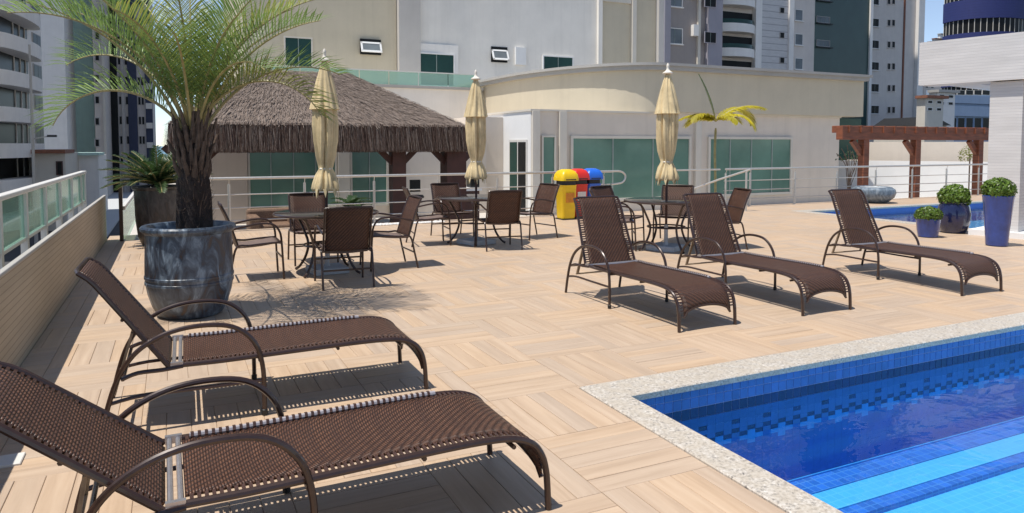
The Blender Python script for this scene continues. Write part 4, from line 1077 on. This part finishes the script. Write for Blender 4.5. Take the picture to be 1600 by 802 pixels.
for py in (122, 84, 46, 5, -34, -72):
    z = pt(1146, py, Y4).z; x0, x1 = gx(1113, Y4), gx(1172, Y4); cxm = (x0 + x1) / 2; w_ = (x1 - x0) / 2
    pl_ = [(cxm + w_ * math.cos(R(a)), Y4 - .02 + 1.6 * math.sin(R(a))) for a in range(180, 361, 15)]
    b_ = MB().prism(pl_, z - .5, z + .45).build('balcony', M['towerwhite'], t4)
    pl2 = [(cxm + (w_ - .1) * math.cos(R(a)), Y4 - .02 + 1.45 * math.sin(R(a))) for a in range(180, 361, 15)]
    MB().prism(pl2, z + .451, z + .95).build('balcony_glass', M['green_dark'], b_)
    MB().box(x0, x1 - .05, Y4 - .06, Y4 - .003, z + .951, z + 1.95).build('balcony_door', M['dark_glass'], b_, False)
wcol(t4, 1218, 1225, tops(12 - 39 * 2, 39, 6), 9, Y4 - .25, 'grey2', 'dark_glass', 1, 0, .03)
wcol(t4, 1241, 1254, tops(15 - 38 * 2, 38, 6), 18, Y4, 'towerwhite', 'grey_glass', 1, .1)
Y5 = 74
t5 = tower('green_clad_tower', 1266, 1355, Y5, 76, 'green_wall', 'dark green clad tower with a few open awning windows')
MB().box(gx(1264, Y5), gx(1267, Y5), Y5 - .2, Y5 - .001, -6, 76).build('edge_strip', M['cream'], t5, False)
MB().box(gx(1353, Y5), gx(1357, Y5), Y5 - .25, Y5 - .001, -6, 76).build('edge_strip', M['towerwhite'], t5, False)
for py in (1, 36, 73):
    x0, x1, z0, z1 = rect(1275, py - 10, 1296, py, Y5); window(t5, x0, x1, z0, z1, Y5, M['grey2'], M['grey_glass'], 3, 1, .05, .12)
    MB().box(x0 - .1, x1 + .4, Y5 - .35, Y5 - .121, z0 - .2, z0 - .05).build('sill', M['black'], t5, False)
Y6 = 82
t6 = tower('beige_tower', 1352, 1424.5, Y6, 90, 'tower', 'beige apartment tower with small windows and a white edge strip')
MB().box(gx(1425, Y6), gx(1434, Y6), Y6 - .6, Y6 + .3, -6, 90).build('edge_strip', M['towerwhite'], t6, False)
MB().box(gx(1406, Y6), gx(1408, Y6), Y6 - .15, Y6 - .001, -6, 90).build('pipe', M['wood_red'], t6, False)
for py in tops(29 - 34 * 2, 34, 7):
    for a, c in ((1360, 1373), ):
        x0, x1, z0, z1 = rect(a, py, c, py + 13, Y6); window(t6, x0, x1, z0, z1, Y6, M['towerwhite'], M['dark_glass'], 2, 1, .06, .1, 'window', .12)
    for a, c in ((1386, 1391), (1393, 1398)):
        x0, x1, z0, z1 = rect(a, py + 2, c, py + 12, Y6); window(t6, x0, x1, z0, z1, Y6, M['tower'], M['dark_glass'], 1, 1, .04, .1, 'window', .06)
# rounded navy tower
Y7 = 85
e7 = tag(empty('navy_tower', (gx(1560, Y7), Y7 + 14, -6)), 'rounded navy blue mosaic tower with bands of windows above the white beam', 'building')
cx7, cy7, r7 = gx(1640, Y7), Y7 + 18, 0
r7 = cx7 - gx(1487, Y7 + 14)
cx7 += 6.3
def arc(r_, a0=150, a1=390, n=30): return [(cx7 + r_ * math.cos(R(a0 + (a1 - a0) * k / n)), cy7 + r_ * .8 * math.sin(R(a0 + (a1 - a0) * k / n))) for k in range(n + 1)]
yf7 = cy7 - .78 * r7
zb0, zb1 = pt(1560, 25, yf7).z, pt(1560, 47, yf7).z
fl = (zb0 - zb1) * 2.45
for k in range(-3, 6):
    MB().prism(arc(r7), zb0 + fl * (k - 1) + .001, zb1 + fl * k).build('blue_band', M['bluetile'], e7)
    win_ = MB().prism(arc(r7 - .35), zb1 + fl * k + .002, zb0 + fl * k).build('window_band', M['dark_glass'], e7)
    ml = MB()
    for (x, y) in arc(r7 - .3, n=30): ml.box(x - .06, x + .06, y - .06, y + .06, zb1 + fl * k + .003, zb0 + fl * k - .001)
    ml.build('mullion', M['cream'], win_, False)
# buildings seen under the beam
Y8 = 64
b8 = tower('blue_banded_building', 1466, 1600, Y8, pt(1510, 142, Y8).z, 'slate', 'low building with pale blue bands under the white beam', depth=2)
for (a, b) in ((150, 162), (166, 182)):
    z1, z0 = pt(1510, a, Y8).z, pt(1510, b, Y8).z; MB().box(gx(1470, Y8), gx(1600, Y8), Y8 - .4, Y8 - .001, z0, z1).build('blue_band', M['slate'], b8, False)
for k in range(7):
    x0, x1, z0, z1 = rect(1482 + k * 13, 184, 1494 + k * 13, 202, Y8); window(b8, x0, x1, z0, z1, Y8, M['slate'], M['dark_glass'], 1, 1, .06, .1)
    x0, x1, z0, z1 = rect(1482 + k * 13, 141, 1494 + k * 13, 149, Y8); window(b8, x0, x1, z0, z1, Y8, M['cream'], M['dark_glass'], 1, 1, .05, .1)
hs = [(1444, 1472, 154, 'cream', 50), (1462, 1490, 145, 'towerwhite', 54), (1441, 1458, 118, 'tower', 90), (1456, 1482, 62, 'tower', 150), (1448, 1462, 66, 'slate', 190), (1464, 1500, 55, 'towerwhite', 170)]
hl = ['cream hillside house right beside the beige tower under the beam', 'white hillside house against the blue banded building', 'grey house peeping between beige tower and white house', 'grey flats with a clay roof in the sky gap above the beam', 'bluish flats low in the sky gap next to the beige tower', 'white flats behind the navy tower base in the sky gap']
for k, (a, c, top, mt, Y) in enumerate(hs):
    e = tower('hillside_house', a, c, Y, pt((a + c) / 2, top, Y).z, mt, hl[k], depth=1)
    zt_ = pt((a + c) / 2, top, Y).z; x0, x1 = gx(a, Y), gx(c, Y)
    MB().box(x0 - .3, x1 + .3, Y - .4, Y + 1, zt_ + .002, zt_ + .3).build('roof', M['rooftile'] if k in (0, 3) else M['cap'], e, False)
    n_ = 2
    for i in range(n_):
        for j in range(2):
            w_ = (c - a) / n_; xa = gx(a + w_ * (i + .2), Y); xb = gx(a + w_ * (i + .75), Y); zz = zt_ - (j + .75) * 17 * Y / 1115
            window(e, xa, xb, zz, zz + 8 * Y / 1115, Y, M['white'], M['dark_glass'], 1, 1, .05, .08)
# dark roofed house
e = tower('dark_roofed_house', 1440, 1478, 52, pt(1460, 196, 52).z, 'cream', 'house with a dark gable roof just over the timber pergola', depth=6)
xa, xb, zz = gx(1438, 52), gx(1480, 52), pt(1460, 196, 52).z
MB().add([(xa, 51.6, zz), (xb, 51.6, zz), ((xa + xb) / 2 - .4, 51.6, zz + .95), (xa, 58, zz), (xb, 58, zz), ((xa + xb) / 2 - .4, 58, zz + .95)], [(0, 1, 2), (3, 5, 4), (0, 2, 5, 3), (1, 4, 5, 2), (0, 3, 4, 1)]).build('roof', M['black'], e, False)

# ---------------------------------------------------------------- street side buildings
fd = Vector((math.sin(R(5.7)), math.cos(R(5.7)), 0)); fn = Vector((fd.y, -fd.x, 0))      # along the street / out to the street
c0 = Vector((gx(70, 85), 85, 0))
e = tag(empty('street_apartments', (c0.x - 6, c0.y - 14, -6)), 'white street apartment block with curved balconies and dark windows', 'building')
def sb(u0, u1, n0, n1, z0, z1): # box along the street: u back from the far corner, n out from the facade
    c = c0 - fd * (u0 + u1) / 2 + fn * (n0 + n1) / 2; m_ = MB(); m_.obox((c.x, c.y, (z0 + z1) / 2), fd * (u1 - u0) / 2, fn * (n1 - n0) / 2, (0, 0, (z1 - z0) / 2)); return m_
sb(0, 30, -12, 0, -6, 33).build('wall', M['towerwhite'], e, False)
for k in range(-2, 10):
    zt_ = .5 + 2.95 * k
    o = sb(.6, 3.3, .001, .10, zt_ - 1.95, zt_ + .02).build('window', M['grey2'], e, False)
    sb(.7, 1.9, .101, .12, zt_ - 1.85, zt_ - .06).build('pane', M['dark_glass'], o, False); sb(2.0, 3.2, .101, .12, zt_ - 1.85, zt_ - .06).build('pane', M['dark_glass'], o, False)
    sb(5.0, 16, .001, .06, zt_ - 2.1, zt_ + .1).build('balcony_opening', M['dark_glass'], e, False)
    pl_ = []
    for a in range(0, 181, 12):
        u = 10.5 + 6.0 * math.cos(R(a)); n = .062 + 1.7 * math.sin(R(a)) ** .6
        c = c0 - fd * u + fn * n; pl_.append((c.x, c.y))
    MB().prism(pl_, zt_ - 2.95, zt_ - 1.75).build('balcony', M['towerwhite'], e)
    for u in (5.8, 7.4, 9.2): sb(u, u + .12, .061, .14, zt_ - 1.749, zt_ + .09).build('door_frame', M['grey'], o, False)
def street_block(name, px0, px1, Y, py_top, mat, lab, depth=20, top=None):
    z = top if top is not None else pt((px0 + px1) / 2, py_top, Y).z
    return tower(name, px0, px1, Y, z, mat, lab, depth=depth)
street_block('white_slab_block', 62, 106, 112, 0, 'towerwhite', 'tall windowless white block beside the street apartments', top=60)
street_block('mint_block', 106.5, 149, 122, 0, 'mint', 'tall blank mint green block behind the palm fronds', top=60)
e = street_block('grey_window_block', 149.5, 167, 118, 0, 'tower', 'narrow grey block with small stacked windows beside the mint block', top=55)
wcol(e, 148, 156, tops(50 - 34 * 1, 33.5, 7), 13, 118, 'grey2', 'dark_glass', 1, 0, .12)
MB().box(gx(163, 118), gx(167, 118), 117.5, 117.999, -6, 55).build('cream_strip', M['cream'], e, False)
e = street_block('dark_banded_tower', 167.5, 240, 128, 0, 'tower', 'dark blue banded towers at the far end of the street', top=48)
for (a, c, mt) in ((168, 186, 'dark_glass'), (202, 216, 'navyband'), (229, 240, 'navyband'), (192, 197, 'grey2')):
    MB().box(gx(a, 128), gx(c, 128), 127.6, 127.999, -6, 48).build('dark_band', M[mt], e, False)
for j in range(16):
    z = -2 + j * 3.1
    MB().box(gx(229.5, 128), gx(239.5, 128), 127.3, 127.599, z, z + .9).build('balcony', M['grey'], e, False)
    for a in (187.5, 198, 217.5, 222.5): x = gx(a, 128); window(e, x, x + .42, z + .6, z + 1.9, 128, M['grey2'], M['dark_glass'], 1, 1, .06, .1)
e = street_block('low_beige_house', 50, 101, 74, 240, 'cream', 'low beige house with a brown eave at the street, over the glass railing', depth=10)
MB().box(gx(48, 74), gx(103, 74), 73.2, 80, pt(75, 240, 74).z + .002, pt(75, 234, 74).z).build('roof', M['rooftile'], e, False)
x0, x1, z0, z1 = rect(88, 252, 98, 274, 74); window(e, x0, x1, z0, z1, 74, M['wood_dark'], M['dark_glass'], 1, 1, .1, .1)
e = street_block('low_white_house', 103, 153, 84, 243, 'towerwhite', 'low white house with a green roof edge, over the glass railing', depth=10)
MB().box(gx(102, 84), gx(155, 84), 83.4, 90, pt(128, 243, 84).z + .002, pt(128, 239, 84).z).build('roof', M['mint'], e, False)
sp_ = pt(47, 100, 62)
e = tag(empty('street_lamp', (sp_.x, 62, -6)), 'thin grey street lamp post in front of the street apartments', 'street lamp')
MB().tube([(sp_.x, 62, -6), (sp_.x, 62, pt(47, 70, 62).z)], [.13, .07], 8).build('post', M['cap'], e)
zl = pt(60, 213, 62).z
MB().tube([(sp_.x, 62, zl - .2), (sp_.x + 1.0, 62, zl)], .05, 6).build('arm', M['cap'], e); MB().box(sp_.x + .9, sp_.x + 1.5, 61.85, 62.15, zl - .06, zl + .1).build('lamp_head', M['black'], e, False)

# ---------------------------------------------------------------- pergola, white wall, beam and column on the pool side
YP = 15.6
pg = tag(empty('timber_pergola', (gx(1430, YP), YP, -.05)), 'red brown timber pergola behind the small pool', 'pergola')
zpt, zpb = pt(1430, 199, YP).z, pt(1430, 219, YP).z
xp0, xp1 = gx(1311, YP), gx(1541, YP)
bevel(MB().box(xp0, xp1, YP - .12, YP + .12, zpb, zpt).build('front_beam', M['wood_red'], pg, False), .01)
for k in range(14):
    x = xp0 + .3 + k * (xp1 - xp0 - .6) / 13; bevel(MB().box(x - .045, x + .045, YP - .16, YP + .5, zpt - .20, zpt + .02).build('rafter', M['wood_red'], pg, False), .008)
for px in (1349, 1430, 1528):
    x = gx(px, YP); p = bevel(MB().box(x - .125, x + .125, YP - .125, YP + .1, -.95, zpb - .001).build('post', M['wood_red'], pg, False), .01)
    MB().obox((x - .30, YP, zpb - .24), Vector((-.22, 0, .22)), (0, .06, 0), Vector((.055, 0, .055))).build('brace', M['wood_red'], p, False)
YV = 19.5
ww = tag(empty('white_garden_wall', (gx(1420, YV), YV, -.95)), 'bright white garden wall behind the timber pergola', 'wall')
zv1, zv2 = pt(1430, 251, YV).z, pt(1430, 222, YV).z
ga, gb = Vector((gx(1306, 24.5), 24.5, 0)), Vector((gx(1640, 17.5), 17.5, 0)); gd = (gb - ga) / 2; gn = Vector((gd.y, -gd.x, 0)).normalized(); gc = (ga + gb) / 2
zv1, zv2 = pt(1430, 251, 22.6).z, pt(1430, 222, 22.6).z
MB().obox((gc.x, gc.y, (zv1 - .95) / 2), gd, gn * .12, (0, 0, (zv1 + .95) / 2)).build('lower_wall', M['white'], ww, False)
g2 = gc - gn * 1.0 + gd * .1
MB().obox((g2.x, g2.y, (zv2 - .95) / 2), gd, gn * .12, (0, 0, (zv2 + .95) / 2)).build('upper_wall', M['beige'], ww, False)
tw = tag(empty('bare_shrub', (gx(1328, 20.5), 20.5, -.95), world=False), 'thin bare shrub against the white garden wall', 'shrub')
b = MB(); q_ = random.Random(3)
for k in range(9):
    a = q_.uniform(0, 6.28); h = q_.uniform(1.6, 2.5); dx = q_.uniform(-.5, .5)
    b.tube(catmull([(0, 0, 0), (dx * .3, 0, h * .5), (dx + .1, .1 * math.sin(a), h * .8), (dx * 1.5, .1, h)], 4), .016, 5)
b.build('stem', M['boot'], tw)
lf = MB(); box_ball(lf, (0, 0, 2.0), .5, 70, 9, .6); lf.build('leaves', M['cycad'], tw, False)
gl_ = tag(empty('goldish_shrub', (gx(1516, 18.9), 18.9, -.95), world=False), 'small yellowish shrub at the end post of the pergola', 'shrub')
lf = MB(); box_ball(lf, (0, 0, 2.05), .42, 420, 19, 1.1); lf.build('foliage', M['frond_old'], gl_, False); MB().tube([(0, 0, 0), (0, 0, 2.1)], .03, 6).build('trunk', M['boot'], gl_)
# parked car far behind the wall
cxp, cyp = gx(1500, 30), 30; zcp = pt(1500, 237, 30).z
cr = tag(empty('parked_car', (cxp, cyp, zcp - .9), world=False), 'teal car parked beyond the white garden wall', 'car')
sec = [(-2.1, .45), (-2.1, .75), (-1.9, .86), (-1.2, .93), (-.7, 1.38), (.6, 1.42), (1.3, .98), (2.05, .88), (2.15, .5)]
m_ = MB(); n = len(sec)
for y, s_ in ((-.82, .97), (-.86, 1), (.86, 1), (.82, .97)): m_.v += [(x * s_, y * (.86 if z > 1.1 else 1), z) for x, z in sec]
for j in range(3): m_.f += [(j * n + k, j * n + (k + 1) % n, (j + 1) * n + (k + 1) % n, (j + 1) * n + k) for k in range(n)]
m_.f += [tuple(range(n - 1, -1, -1)), tuple(3 * n + k for k in range(n))]
m_.build('body', M['carpaint'], cr)
MB().obox((-.05, 0, 1.17), (.62, 0, 0), (0, .80, 0), (0, 0, .15)).build('side_glass', M['dark_glass'], cr, False)
for x in (-1.3, 1.3):
    for y in (-.80, .80): o = MB().lathe([(.2, -.1), (.31, -.1), (.33, 0), (.31, .1), (.2, .1)], 18).build('wheel', M['black'], cr); o.rotation_euler = (R(90), 0, 0); o.location = (x, y, .33)
lp = tag(MB().box(cxp - 14, cxp + 16, cyp - 4, cyp + 14, -6, zcp - .9).build('upper_road', M['slab'], None, False), kind='structure')
# rounded glazed tub and small brown pot at the far side of the small pool
tx, ty = gx(1366, 13.2), 13.2
tb = tag(empty('glazed_tub', (tx, ty, .002), world=False), 'wide rounded blue-grey glazed tub behind the small pool', 'pot')
MB().lathe([(.30, 0), (.38, .03), (.52, .15), (.56, .27), (.54, .36), (.46, .42), (.42, .43), (.40, .40)], 40).build('bowl', M['glaze_tub'], tb)
MB().lathe([(.40, .405), (.2, .42), (.03, .43)], 24).build('filling', M['slab'], tb)
bp_ = tag(empty('brown_pot', (gx(1327, 13.1), 13.1, .002), world=False), 'small round brown pot beside the blue-grey glazed tub', 'pot')
MB().lathe([(.09, 0), (.15, .08), (.165, .18), (.13, .28), (.11, .30), (.12, .32), (.10, .30)], 24).build('bowl', M['wood_dark'], bp_)
MB().lathe([(.10, .30), (.03, .31)], 16).build('soil', M['soil'], bp_)
# white pavilion corner
hd = R(-12); bd = Vector((math.sin(hd), math.cos(hd), 0)); bn = Vector((-bd.y, bd.x, 0))        # along the beam / out of the face towards the deck
cA = Vector((12.62, 7.55, 0))
pv = tag(empty('white_pavilion', (12.8, 7.3, 0)), 'white tiled pavilion column carrying a deep white beam by the small pool', 'pavilion')
c = cA - bd * .24 - bn * .30
MB().obox((c.x, c.y, 1.31), bd * .24, bn * .30, (0, 0, 1.31)).build('column', M['beam'], pv, False)
MB().obox((c.x, c.y, .05), bd * .45, bn * .45, (0, 0, .05)).build('plinth', M['white'], pv, False)
c2 = cA + bd * 1.12 - bd * 4.5 - bn * .19
MB().obox((c2.x, c2.y, 3.02), bd * 4.5, bn * .29, (0, 0, .385)).build('beam', M['beam'], pv, False)
c3 = cA + bd * .6 - bn * 2.9
MB().obox((c3.x, c3.y, 3.02), bd * .25, bn * 2.4, (0, 0, .38)).build('cross_beam', M['beam'], pv, False)
# distant hills
h = MB(); pts_ = []
for k in range(61):
    x = -400 + k * 40; z = 10 + 26 * max(0, noise.noise(Vector((k * .21, 0, 3)))) * (1 if x > 250 else .0)
    pts_.append((x, z))
for k in range(60):
    (xa, za), (xb, zb_) = pts_[k], pts_[k + 1]
    if xa < 240: continue
    h.add([(xa, 900, -6), (xb, 900, -6), (xb, 960, zb_), (xa, 960, za), (xb, 1100, -6), (xa, 1100, -6)], [(0, 1, 2, 3), (3, 2, 4, 5)])
tag(h.build('hills', M['hill'], None), kind='structure')
for o in S.objects:
    if '_w' in o: del o['_w']
